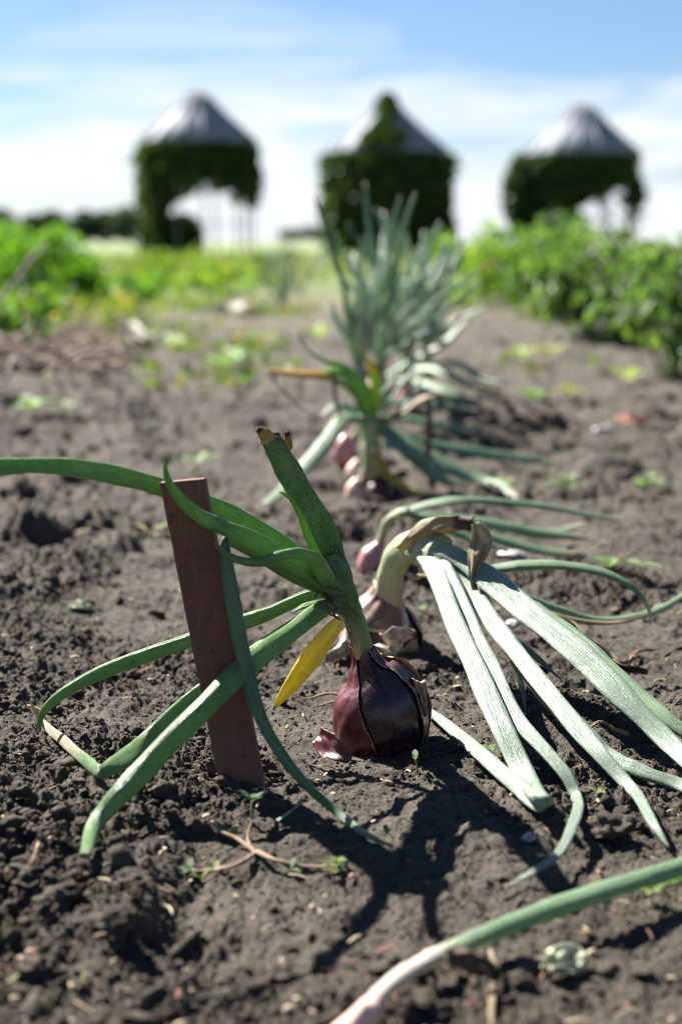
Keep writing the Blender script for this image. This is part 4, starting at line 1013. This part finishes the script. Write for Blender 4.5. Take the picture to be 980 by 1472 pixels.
# straw bits and flecks strewn over the bed
def litter():
    rs = random.Random(31); mb = MB()
    for k in range(620):
        px, py = rs.uniform(-20, 1000), (rs.uniform(560, 1480) if k < 340 else rs.uniform(435, 640))
        p = G(px, py, 0.003)
        a = rs.random() * 3.14; L = rs.choice((0.003, 0.004, 0.006, 0.012)) * rs.uniform(0.7, 1.5) * max(1.0, 0.9 * p.y)
        d = Vector((math.cos(a), math.sin(a), rs.uniform(-0.2, 0.4))) * L
        w_ = rs.uniform(0.0006, 0.0016) if L > 0.006 else rs.uniform(0.001, 0.0028)
        w_ *= max(1.0, 0.9 * p.y)
        tube(mb, [(p - d * 0.5, w_), (p + Vector((rs.uniform(-.1, .1) * L, 0, 0.1 * L)), w_), (p + d * 0.5, w_ * 0.5)], n=6, m=5, flat=0.35)
    t = NT('straw flecks'); r = t.island()
    c = t.ramp(r, [(0.0, (0.30, 0.22, 0.13)), (0.3, (0.45, 0.38, 0.25)), (0.55, (0.16, 0.09, 0.05)), (0.75, (0.26, 0.10, 0.07)), (0.88, (0.24, 0.26, 0.08)), (1.0, (0.5, 0.46, 0.38))])
    o = mb.build('plant_litter', t.principled(c, 0.8, None, 0.3), None, (0, 1, 0)); o['kind'] = 'stuff'; o['label'] = 'straw bits and flecks strewn over the soil'
litter()

# pebbles and single clods
def pebble(label, px, py, r, mat, seed, name='pebble', cat='pebble', group=None, flatz=0.65, sub=3):
    v, f = ico(sub); v = (lumpy(v, seed, 0.75) if name == 'pebble' else crumb_shape(v, seed)) * np.array([1.15, 1, flatz]) * r
    p = G(px, py)
    o = np_mesh(name, v + np.array(p) + np.array([0, 0, r * 0.25]), f, mat, loc=tuple(p))
    tag(o, label, cat, group)
M_PEB = plain_mat('grey pebble', (0.26, 0.24, 0.22), (0.42, 0.40, 0.38), 300, 0.5, 0.0004)
M_PEBB = plain_mat('bluish pebble', (0.16, 0.18, 0.20), (0.30, 0.33, 0.35), 300, 0.3, 0.0003)
pebble('small bluish pebble in the leaf shadow before the red bulb', 760, 1206, 0.0036, M_PEBB, 3)
pebble('pale stone on the soil right of the onion clump', 714, 602, 0.022, M_PEB, 4)
pebble('grey pebble under the pale folded leaf', 736, 806, 0.014, M_PEB, 5)
pebble('whitish pebble by the second bulb', 738, 900, 0.007, M_PEB, 6)
pebble('pale flat stone in the middle of the right soil', 866, 624, 0.018, M_PEB, 8)
CG = 'large soil clods'
for lb, px, py, r, s in (('large dark clod under the hooked pale leaf', 868, 1204, 0.014, 21), ('lumpy clod beside the large one in leaf shadow', 905, 1190, 0.008, 22), ('big clod left of the stake foot', 240, 1146, 0.011, 23),
                         ('clod under the thick slanting leaf', 190, 1270, 0.008, 24), ('rounded clod at the left bottom', 98, 1296, 0.010, 25), ('long trodden clod near the bottom left', 168, 1340, 0.012, 26),
                         ('flat clod near the upper left folded leaf', 30, 1140, 0.009, 27), ('clod between bulb and folded leaf', 655, 1075, 0.007, 28), ('dark clod at the left edge', 35, 1262, 0.009, 29), ('blurred clod at the bottom left corner', 60, 1400, 0.010, 30)):
    pebble(lb, px, py, r, M_SOIL, s, 'soil_clod', 'soil clod', CG, 0.8, 4)

crumbs()

# ================================================================== 8. background vegetation
def leaf_cloud(n, pos, size, seed, up=0.3, aspect=0.55):
    """n small folded leaves at pos (n,3): arrays for one mesh"""
    r = np.random.default_rng(seed)
    d = r.normal(size=(n, 3)); d[:, 2] += up; d /= np.linalg.norm(d, axis=1)[:, None]
    e = r.normal(size=(n, 3)); e -= (e * d).sum(1)[:, None] * d; e /= np.linalg.norm(e, axis=1)[:, None]
    nn = np.cross(d, e)
    s = size * (0.6 + 0.8 * r.random(n))[:, None]
    a = pos - d * s * 0.5; b = pos + d * s * 0.5
    m1 = pos + e * s * aspect * 0.5 + nn * s * 0.10; m2 = pos - e * s * aspect * 0.5 + nn * s * 0.10
    V = np.stack([a, m1, b, m2], 1).reshape(-1, 3)
    i = np.arange(n)[:, None] * 4
    F = np.concatenate([np.stack([i[:, 0], i[:, 0] + 1, i[:, 0] + 2], -1), np.stack([i[:, 0], i[:, 0] + 2, i[:, 0] + 3], -1)])
    return V, F

M_BUSH = foliage_mat('potato foliage', (0.024, 0.066, 0.014), (0.095, 0.18, 0.042), 0.45, 0.42)
M_BUSHB = foliage_mat('bright foliage', (0.040, 0.115, 0.013), (0.12, 0.24, 0.028), 0.5, 0.45)
M_BUSHG = foliage_mat('bluish bean foliage', (0.038, 0.085, 0.028), (0.13, 0.20, 0.085), 0.35, 0.38)
M_BUSHS = foliage_mat('soft feathery foliage', (0.075, 0.145, 0.024), (0.17, 0.26, 0.055), 0.5, 0.5)
M_TWIG = plain_mat('green twig', (0.07, 0.09, 0.03), (0.14, 0.13, 0.06), 40)

def bush(label, px, py, w, h, n, size, mat, seed, group, dp=None, name='leafy_bush', cat='bush', lobes=9):
    r = np.random.default_rng(seed)
    b = G(px, py); b.y += (dp or w) * 0.3
    t = thing(name, label, cat, b, group)
    lc = np.stack([(r.random(lobes) - 0.5) * w * 0.8, (r.random(lobes) - 0.5) * (dp or w) * 0.8, h * (0.16 + 0.62 * r.random(lobes))], -1)
    lr = (0.16 + 0.16 * r.random(lobes)) * min(w, 1.6 * h)
    k = r.integers(0, lobes, n)
    d = r.normal(size=(n, 3)); d /= np.linalg.norm(d, axis=1)[:, None]
    p = lc[k] + d * (lr[k] * r.random(n) ** 0.42)[:, None]
    p[:, 2] = np.clip(p[:, 2], 0.01, None); p[:, 2] *= h / np.percentile(p[:, 2], 98.5)
    V, F = leaf_cloud(n, p + np.array(b), size, seed, 0.35)
    np_mesh('foliage', V, F, mat, t, smooth=False)
    mb = MB()
    for q in range(lobes):
        c = Vector(lc[q]) + b
        mid = b.lerp(c, 0.5) + Vector((r.normal() * 0.02, r.normal() * 0.02, 0.02))
        tube(mb, [(b + Vector((lc[q][0] * 0.25, lc[q][1] * 0.25, -0.01)), 0.012), (mid, 0.009), (c, 0.005)], n=8, m=6, flat=1)
    mb.build('stem', M_TWIG, t)
    return t
RG = 'leafy crop bushes along the right side'
bush('front bluish leaved bush at the right picture edge', 985, 548, 0.46, 0.36, 620, 0.055, M_BUSHG, 1, RG)
bush('bluish bush behind the front one at the right edge', 950, 500, 0.50, 0.36, 700, 0.055, M_BUSHG, 2, RG)
bush('dense bean bush with glossy leaves second from the front', 868, 486, 0.55, 0.38, 800, 0.055, M_BUSHG, 3, RG)
bush('dark leaved bush at the soil edge', 800, 462, 0.55, 0.40, 900, 0.055, M_BUSH, 4, RG)
bush('tall bush rising under the right hut', 880, 448, 0.75, 0.40, 1300, 0.06, M_BUSH, 5, RG)
bush('bright bush rising highest below the right hut ivy', 800, 440, 0.95, 0.50, 1300, 0.06, M_BUSH, 6, RG)
bush('feathery pale green bush beside the row', 720, 442, 0.55, 0.38, 1000, 0.045, M_BUSHS, 7, RG)
bush('feathery bush farther up the row edge', 735, 425, 1.0, 0.44, 1400, 0.06, M_BUSHS, 8, RG)
bush('bright bush in the far right border', 960, 430, 1.2, 0.26, 1000, 0.065, M_BUSH, 9, RG)
bush('distant feathery bush near the middle hut', 700, 405, 1.3, 0.42, 1300, 0.075, M_BUSHS, 10, RG)
LG = 'bushes along the left side'
bush('bright green leafy bush at the left edge', 60, 456, 0.62, 0.43, 1700, 0.05, M_BUSHB, 11, LG)
bush('taller bright bush just behind at the left edge', 40, 438, 0.62, 0.43, 1400, 0.055, M_BUSHB, 12, LG)
bush('low bright bush beside the left bush', 165, 436, 0.60, 0.22, 600, 0.05, M_BUSHB, 13, LG)
bush('low spreading green plant left of the middle', 245, 416, 1.2, 0.17, 700, 0.06, M_BUSHS, 14, LG)
bush('green plant below the left hut', 320, 405, 1.5, 0.20, 600, 0.06, M_BUSHS, 15, LG)
bush('dark low plant in the far left field', 170, 400, 1.6, 0.20, 600, 0.07, M_BUSH, 16, LG)
bush('far low plant in front of the left hut legs', 250, 388, 2.2, 0.24, 600, 0.08, M_BUSHS, 17, LG)
bush('low hedge-like plant between left and middle hut', 390, 380, 2.6, 0.24, 700, 0.08, M_BUSH, 18, LG)
bush('pale low plant on the middle path end', 330, 428, 0.9, 0.22, 500, 0.05, M_BUSHS, 20, LG)
bush('dark shrub lowest at the left edge', -5, 530, 0.35, 0.24, 320, 0.045, M_BUSH, 19, LG)
upright('onion of the tall clump leaning over toward the bushes', 612, 580, M_BULBP,
        [(690, 400, 15, -0.1, B_), (665, 360, 14, 0.0, A), (700, 440, 15, -0.15, B_), (640, 340, 14, 0.1, B_), (625, 400, 15, -0.1, B_), (672, 470, 14, -0.2, B_)],
        [[(614, 530, 3.3, 12), (650, 520, 3.2, 14), (700, 545, 3.1, 12), (730, 552, 3.05, 4)]], seed=9)
def tuft(label, px, py, h, seed):
    rs = random.Random(seed); b = G(px, py)
    t = thing('onion_plant', label, 'onion plant', b, 'distant onion plants')
    for k in range(9):
        a = rs.random() * 6.28; l = rs.uniform(0.15, 0.6); mb = MB()
        tp = b + Vector((math.cos(a) * l * h, math.sin(a) * l * h, h * rs.uniform(0.7, 1)))
        tube(mb, [(b, 0.014), (b.lerp(tp, 0.5) + Vector((0, 0, 0.06 * h)), 0.015), (tp, 0.004)], n=10, m=6, flat=0.5)
        mb.build('leaf', M_LEAF2, t)
tuft('blurred grey green onion tuft left of the tall clump', 405, 440, 0.36, 1)
tuft('blurred onion tuft farther beyond the first', 430, 425, 0.40, 2)
tuft('faint onion tuft farthest along the neighbouring row', 385, 418, 0.42, 3)

# dry stalks at the left
M_DEB = plain_mat('dry brown stalk', (0.07, 0.042, 0.03), (0.22, 0.14, 0.10), 50, 0.8)
def debris():
    rs = random.Random(9)
    o_ = MB()
    for k in range(280):
        p = G(rs.uniform(-60, 185) , rs.uniform(448, 535), rs.uniform(0.01, 0.11))
        a = rs.random() * 3.14; L = rs.uniform(0.06, 0.22)
        d = Vector((math.cos(a), math.sin(a), rs.uniform(-0.15, 0.3))) * L
        tube(o_, [(p - d * 0.5, 0.008), (p + Vector((rs.uniform(-.02, .02), 0, rs.uniform(0, .03))), 0.009), (p + d * 0.5, 0.005)], n=8, m=5, flat=0.6)
    o = o_.build('plant_debris', M_DEB, None, G(60, 490))
    o['kind'] = 'stuff'; o['label'] = 'heap of dry brown stalks on the left soil'
debris()
scrap('dead_leaf', 'pinkish dry skin on the stalk heap at the left edge', 'dead leaf', [(14, 462, 0.05, 0.02), (30, 468, 0.07, 0.05), (46, 474, 0.05, 0.03)], M_STRAWD, 83, crinkle=0.006)
scrap('dead_leaf', 'pinkish dry leaf on the lower stalk heap', 'dead leaf', [(95, 512, 0.04, 0.02), (120, 512, 0.05, 0.04), (150, 516, 0.03, 0.02)], M_STRAWD, 84, crinkle=0.006)
tag(wisp(None, 'dry_stalk', [(-15, 470, 5.6, 9), (10, 425, 5.7, 9), (45, 375, 5.8, 8), (66, 350, 5.9, 4)], M_DEB), 'bent dry brown stalk sticking up before the left bush', 'dry stalk')

# grass and low weeds of the middle ground
def grass():
    r = np.random.default_rng(21)
    n = 19000
    y = 5.2 + 30 * r.random(n) ** 1.7
    x = (r.random(n) * 2 - 1) * (0.30 * y + 1)
    dens = vn(x * 0.5, y * 0.35, 77) + 0.25
    keep = (r.random(n) < np.clip(0.35 + dens, 0.05, 1)) & ((y > 10.5 + 3 * dens) | (x < -0.75 - 0.5 * dens) | ((x > 1.3) & (y > 8)))
    x, y = x[keep], y[keep]; n = len(x)
    z = gh(x, y) * (y < 40)
    p = np.stack([x, y, z + 0.05 + 0.13 * r.random(n)], -1)
    V, F = leaf_cloud(n, p * np.array([1, 1, 1]) - np.array([0, 0, 1]) * (0.06 * (y < 9))[:, None], 0.10, 22, 1.2, 0.3)
    o = np_mesh('grass', V, F, foliage_mat('field grass', (0.07, 0.12, 0.025), (0.17, 0.20, 0.06), 0.35, 0.6, (0.30, 0.24, 0.12)), smooth=False)
    o['kind'] = 'stuff'; o['label'] = 'grass and low weeds covering the far plot'
grass()
def low_weeds():
    r = np.random.default_rng(33)
    n = 9000
    y = 3.2 + 6.3 * r.random(n); x = (r.random(n) * 2 - 1) * 0.30 * y
    d = vn(x * 1.6 + 4, y * 1.1, 101) + 0.35 * vn(x * 6, y * 6, 102)
    side = np.where(x < 0, np.clip((-x - 0.25) * 0.9, -0.3, 0.35), np.clip((x - 0.9) * 0.5, -0.15, 0.1))
    keep = (d + side + 0.055 * (y - 6) > 0.17 + 0.25 * r.random(n)) & (np.abs(x - 0.1) > 0.22)
    x, y = x[keep], y[keep]
    p = np.stack([x, y, gh(x, y) + 0.006 + 0.035 * r.random(len(x))], -1)
    V, F = leaf_cloud(len(x), p, 0.034, 34, 0.5, 0.5)
    o = np_mesh('low_weeds', V, F, foliage_mat('low weeds', (0.035, 0.075, 0.016), (0.12, 0.17, 0.045), 0.35, 0.6, (0.20, 0.16, 0.085)), smooth=False)
    o['kind'] = 'stuff'; o['label'] = 'low weeds creeping over the back of the bed'
low_weeds()

# ================================================================== 9. three ivy huts
M_ROOF = None
def roof_mat():
    t = NT('weathered zinc roof')
    o = t.obj(); uv = t.uv()
    n = t.noise(o, 3.0, 5, 0.6); s = t.noise(t.mapping(uv, (40, 1.2, 1)), 1.0, 4, 0.6)
    c = t.mix(t.rng(n, 0.3, 0.7), (0.19, 0.205, 0.24), (0.29, 0.31, 0.35))
    c = t.mix(t.rng(s, 0.45, 0.66, 0, 0.8), c, (0.11, 0.112, 0.12))
    return t.principled(c, t.rng(s, 0.3, 0.7, 0.6, 0.8), t.bump(n, 0.02, 0.4), 0.25)
M_ROOF = roof_mat()
M_POST = plain_mat('grey post', (0.10, 0.10, 0.10), (0.2, 0.2, 0.2), 6, 0.6)
M_IVY = foliage_mat('ivy', (0.018, 0.040, 0.010), (0.060, 0.110, 0.025), 0.25, 0.4, (0.09, 0.14, 0.035))
M_IVYL = foliage_mat('light ivy', (0.03, 0.06, 0.015), (0.09, 0.14, 0.035), 0.25, 0.4)

def hut(label, px, Y, ridge_py, eave_py, half_px, mask, bulge, seed, extra=None):
    """round hut: posts, eave ring, conical seamed roof, ivy where mask(angle, height fraction) > random"""
    c = P(px, 400, Y); base = Vector((c.x, Y, 0.0))
    sc = depth(P(px, 348, Y)) / FPX
    Rr = half_px * sc
    ze = P(px, eave_py, Y).z; za = P(px, ridge_py, Y).z
    t = thing('ivy_hut', label, 'hut', base, 'round ivy huts')
    # roof: seamed cone with a small cap
    mb = MB(); seg = 48; rings = []
    prof = [(1.0, ze), (1.0, ze + 0.03), (0.66, ze + 0.03 + (za - ze) * 0.34), (0.33, ze + 0.02 + (za - ze) * 0.67), (0.09, ze + (za - ze) * 0.92), (0.055, za)]
    for k, (rf, z) in enumerate(prof):
        rings.append([mb.vert(base + Vector((Rr * rf * (1.0 + (0.018 if j % 2 else 0)) * math.cos(2 * math.pi * j / seg), Rr * rf * (1.0 + (0.018 if j % 2 else 0)) * math.sin(2 * math.pi * j / seg), z)), (abs(j / seg - 0.5) * 2, k / 5), 0.5) for j in range(seg)])
    for k in range(len(prof) - 1):
        for j in range(seg):
            mb.f.append((rings[k][j], rings[k][(j + 1) % seg], rings[k + 1][(j + 1) % seg], rings[k + 1][j]))
    mb.f.append(tuple(rings[-1])); mb.f.append(tuple(reversed(rings[0])))
    rf_ = mb.build('roof', M_ROOF, t, smooth=True)
    for j in range(16):
        a = 2 * math.pi * (j + 0.5) / 16
        m2 = MB()
        tube(m2, [(base + Vector((Rr * 1.02 * math.cos(a), Rr * 1.02 * math.sin(a), ze + 0.05)), 0.05), (base + Vector((Rr * 0.5 * math.cos(a), Rr * 0.5 * math.sin(a), ze + (za - ze) * 0.53)), 0.045), (base + Vector((Rr * 0.1 * math.cos(a), Rr * 0.1 * math.sin(a), za - 0.03)), 0.03)], n=6, m=6, flat=1)
        m2.build('seam', M_ROOF, rf_)
    rp = Rr * 0.93
    for j in range(9):
        a = 2 * math.pi * (j + 0.3) / 9
        m2 = MB(); q = base + Vector((rp * math.cos(a), rp * math.sin(a), 0))
        tube(m2, [(q + Vector((0, 0, -0.1)), 0.055), (q + Vector((0, 0, ze * 0.5)), 0.055), (q + Vector((0, 0, ze)), 0.055)], n=6, m=8, flat=1)
        m2.build('post', M_POST, t)
    for z in (ze - 0.04, ze * 0.62, ze * 0.30):
        m2 = MB(); ring = []
        th = 0.025 if z > ze * 0.9 else 0.008
        for j in range(48):
            a = 2 * math.pi * j / 48
            ring.append([m2.vert(base + Vector(((rp + th * math.cos(b)) * math.cos(a), (rp + th * math.cos(b)) * math.sin(a), z + th * math.sin(b)))) for b in (0, 1.57, 3.14, 4.71)])
        for j in range(48):
            for k in range(4):
                m2.f.append((ring[j][k], ring[(j + 1) % 48][k], ring[(j + 1) % 48][(k + 1) % 4], ring[j][(k + 1) % 4]))
        m2.build('hoop', M_POST, t)
    # ivy
    r = np.random.default_rng(seed)
    n = 30000
    a = r.random(n) * 2 * math.pi; hf = r.random(n) * 0.98
    xx = np.cos(a)
    keep = mask(xx, hf, vn(a * 2.2, hf * 5, seed)) > r.random(n)
    a, hf = a[keep], hf[keep]; n = len(a)
    lump = 0.17 * vn(a * 3, hf * 4, seed + 3) + 0.10 * vn(a * 8, hf * 9, seed + 4)
    rr = Rr * (0.94 + bulge) + lump + 0.16 * (r.random(n) - 0.6) + np.where(r.random(n) < 0.03, 0.18 * r.random(n), 0)
    p = np.stack([np.cos(a) * rr, np.sin(a) * rr, hf * ze], -1) + np.array(base)
    if extra is not None: p = np.concatenate([p, extra(r, base, Rr, ze, za)])
    V, F = leaf_cloud(len(p), p, 0.15, seed, 0.0, 0.8)
    np_mesh('ivy', V, F, M_IVY, t, smooth=False)
    return t

def m_left(x, h, nz):
    top = 0.66 + 0.10 * nz + 0.06 * np.sin(x * 7)
    edge = -0.60 + 0.12 * nz + 0.34 * np.clip(h - 0.45, 0, 0.3) / 0.3
    k = (h > top) | (x < edge) | ((x > 0.86) & (h > 0.52 + 0.2 * nz))
    return np.where(k, 0.95, np.where(h > top - 0.14, 0.25 * (nz > 0), 0.0))
def m_mid(x, h, nz):
    return np.where(h > 0.06 + 0.1 * nz, 0.95, 0.4)
def m_right(x, h, nz):
    top = 0.71 + 0.10 * nz
    k = (h > top) | (x < -0.12 + 0.22 * nz + 0.3 * np.clip(h - 0.45, 0, 0.2) / 0.2) | ((x > 0.9) & (h > 0.45 + 0.2 * nz))
    return np.where(k, 0.9, np.where(h > top - 0.2, 0.22 * (nz > 0), 0.01))
def ex_mid(r, base, Rr, ze, za):
    n = 2600
    u = r.random(n); a = -math.pi / 2 - 0.12 + (r.random(n) - 0.5) * (0.62 + 0.2 * np.sin(u * 9)) * np.where(u > 0.75, 1.8, 1)
    rad = Rr * (1 - u) * 1.0 + 0.10 + 0.08 * r.random(n)
    return np.stack([np.cos(a) * rad, np.sin(a) * rad, ze + (za - ze) * u + 0.05 + 0.10 * r.random(n)], -1) + np.array(base)
def ex_right(r, base, Rr, ze, za):
    n = 2200
    d = r.normal(size=(n, 3)); d /= np.linalg.norm(d, axis=1)[:, None]; q = r.random(n) ** 0.4
    return np.array(base) + np.stack([-Rr * 1.08 + d[:, 0] * q * 0.42, -0.3 + d[:, 1] * q * 0.5, ze * 0.62 + d[:, 2] * q * 0.95], -1)
def ex_left(r, base, Rr, ze, za):
    n = 900
    d = r.normal(size=(n, 3)); d /= np.linalg.norm(d, axis=1)[:, None]; q = r.random(n) ** 0.4
    return np.array(base) + np.stack([-Rr * 0.30 + d[:, 0] * q * 0.55, -0.5 + d[:, 1] * q * 0.4, 0.45 + d[:, 2] * q * 0.55], -1)
hut('ivy hut with open side and bare posts, standing before the woods', 289, 34.0, 128, 207, 83, m_left, 0.02, 3, ex_left)
hut('hut wholly wrapped in dark ivy that climbs up its roof', 556, 35.5, 143, 221, 85, m_mid, 0.08, 5, ex_mid)
hut('ivy hut with a small gap, above the right hand bushes', 829, 35.0, 146, 224, 82, m_right, 0.02, 8, ex_right)

# ================================================================== 10. far trees
M_WOOD = foliage_mat('far woodland', (0.030, 0.055, 0.030), (0.070, 0.105, 0.055), 0.15, 0.7)  # muted grey green: the slight distance haze is put into this colour
def tree_mass(name, label, x0, x1, Y, hgt, n, seed, var=0.25):
    r = np.random.default_rng(seed)
    k = max(2, int(abs(x1 - x0) / (hgt * 0.7)))
    cx = x0 + (x1 - x0) * (np.arange(k) + 0.5 + 0.5 * (r.random(k) - 0.5)) / k; ch = hgt * (1 - var + 2 * var * r.random(k))
    cy = Y + (r.random(k) - 0.5) * hgt
    q = r.integers(0, k, n); d = r.normal(size=(n, 3)); d /= np.linalg.norm(d, axis=1)[:, None]; u = r.random(n) ** 0.4
    p = np.stack([cx[q] + d[:, 0] * u * ch[q] * 0.52, cy[q] + d[:, 1] * u * ch[q] * 0.5, ch[q] * 0.52 + d[:, 2] * u * ch[q] * 0.50], -1)
    V, F = leaf_cloud(n, p, hgt * 0.11, seed, 0.1, 0.8)
    return V, F
V, F = tree_mass('far_woods', '', P(-260, 348, 260).x, P(275, 348, 260).x, 260, 6.0, 20000, 4, 0.14)
o = np_mesh('far_woods', V, F, M_WOOD, smooth=False); o['kind'] = 'stuff'; o['label'] = 'dark far woods along the horizon on the left'
def tree(label, px, Y, hgt, seed):
    c = P(px, 348, Y); b = Vector((c.x, Y, 0)); t = thing('tree', label, 'tree', b, 'far trees between the huts')
    r = np.random.default_rng(seed); n = 900; lob = 7
    lc = np.stack([(r.random(lob) - 0.5) * hgt * 0.8, (r.random(lob) - 0.5) * hgt * 0.6, hgt * (0.4 + 0.35 * r.random(lob))], -1)
    q = r.integers(0, lob, n); d = r.normal(size=(n, 3)); d /= np.linalg.norm(d, axis=1)[:, None]
    p = lc[q] + d * (0.28 * hgt * r.random(n) ** 0.4)[:, None]
    V, F = leaf_cloud(n, p + np.array(b), hgt * 0.13, seed, 0.1, 0.8)
    np_mesh('crown', V, F, M_WOOD, t, smooth=False)
    mb = MB(); tube(mb, [(b, hgt * 0.07), (b + Vector((0, 0, hgt * 0.3)), hgt * 0.05), (b + Vector((0.05, 0, hgt * 0.7)), hgt * 0.02)], n=8, m=8, flat=1)
    mb.build('trunk', M_BARK, t)
tree('taller far tree seen left of the dark middle hut', 432, 200, 2.7, 1)
tree('low far tree at the end of the small group between huts', 412, 205, 2.3, 2)
tree('far tree half hidden by the middle hut', 456, 200, 2.6, 3)

# ================================================================== light, sky, camera
SUN = Vector((-0.74, 0.84, 1.0)).normalized()
sun = bpy.data.lights.new('sun', 'SUN'); sun.energy = 5.0; sun.angle = R(0.5); sun.color = (1.0, 0.96, 0.90)
so = bpy.data.objects.new('sun', sun); COL.objects.link(so)
so.rotation_euler = (-SUN).to_track_quat('-Z', 'Y').to_euler(); so.location = (-3, 4, 5)

w = bpy.data.worlds.new('World'); scene.world = w; w.use_nodes = True
nt = w.node_tree; nt.nodes.clear()
def N(t, **k):
    n = nt.nodes.new(t)
    for a, b in k.items(): setattr(n, a, b)
    return n
L_ = nt.links.new
out = N('ShaderNodeOutputWorld'); bg = N('ShaderNodeBackground'); sky = N('ShaderNodeTexSky')
sky.sky_type = 'NISHITA'; sky.sun_disc = False
sky.sun_elevation = math.asin(SUN.z); sky.sun_rotation = math.atan2(SUN.x, SUN.y)
sky.air_density = 1.0; sky.dust_density = 0.3; sky.ozone_density = 2.0
tc = N('ShaderNodeTexCoord'); sep = N('ShaderNodeSeparateXYZ'); L_(tc.outputs['Generated'], sep.inputs[0])
def M(op, a, b):
    n = N('ShaderNodeMath', operation=op)
    for i, v in enumerate((a, b)):
        if isinstance(v, (int, float)): n.inputs[i].default_value = v
        else: L_(v, n.inputs[i])
    return n.outputs[0]
den = M('ADD', M('MAXIMUM', sep.outputs['Z'], 0.0), 0.10)
cx = M('DIVIDE', sep.outputs['X'], den); cy = M('DIVIDE', sep.outputs['Y'], den)
cmb = N('ShaderNodeCombineXYZ'); L_(cx, cmb.inputs[0]); L_(cy, cmb.inputs[1])
mp = N('ShaderNodeMapping'); mp.inputs['Scale'].default_value = (0.9, 0.85, 1); mp.inputs['Rotation'].default_value = (0, 0, R(35)); mp.inputs['Location'].default_value = (1.4, 3.1, 0)
L_(cmb.outputs[0], mp.inputs['Vector'])
nz = N('ShaderNodeTexNoise'); nz.inputs['Scale'].default_value = 0.9; nz.inputs['Detail'].default_value = 7; nz.inputs['Roughness'].default_value = 0.58; nz.inputs['Distortion'].default_value = 0.6
L_(mp.outputs[0], nz.inputs['Vector'])
def MR(x, a, b, c, d):
    n = N('ShaderNodeMapRange'); n.clamp = True
    L_(x, n.inputs['Value'])
    for k, v in zip(('From Min', 'From Max', 'To Min', 'To Max'), (a, b, c, d)): n.inputs[k].default_value = v
    return n.outputs['Result']
low = MR(sep.outputs['Z'], 0.03, 0.15, 0.25, -0.06)
cl = MR(M('ADD', nz.outputs['Fac'], low), 0.48, 0.74, 0.0, 0.92)
cl = M('MULTIPLY', cl, MR(sep.outputs['Z'], 0.17, 0.30, 1.0, 0.05))
mix = N('ShaderNodeMix', data_type='RGBA'); L_(cl, mix.inputs[0]); tint = N('ShaderNodeMix', data_type='RGBA', blend_type='MULTIPLY'); tint.inputs[0].default_value = 1.0; tint.inputs[7].default_value = (0.405, 0.475, 0.58, 1); L_(sky.outputs[0], tint.inputs[6]); L_(tint.outputs[2], mix.inputs[6]); mix.inputs[7].default_value = (4.8, 5.0, 5.2, 1)
L_(mix.outputs[2], bg.inputs['Color']); bg.inputs['Strength'].default_value = 0.05
L_(bg.outputs[0], out.inputs['Surface'])

cam = bpy.data.cameras.new('camera'); co = bpy.data.objects.new('camera', cam); COL.objects.link(co)
co.location = (0, 0, CH); co.rotation_euler = (R(90) - PITCH, 0, 0)
cam.sensor_fit = 'VERTICAL'; cam.sensor_height = 36.0; cam.lens = 50.0
cam.clip_start = 0.02; cam.clip_end = 6000
cam.dof.use_dof = True; cam.dof.focus_distance = 1.05; cam.dof.aperture_fstop = 4.0; cam.dof.aperture_blades = 9
scene.camera = co
scene.render.engine = 'CYCLES'
scene.cycles.use_denoising = True
scene.cycles.filter_width = 1.05
scene.cycles.max_bounces = 8; scene.cycles.transmission_bounces = 4
scene.view_settings.view_transform = 'Standard'; scene.view_settings.look = 'None'
scene.view_settings.exposure = 2.1; scene.view_settings.gamma = 1.0
scene.view_settings.use_curve_mapping = False
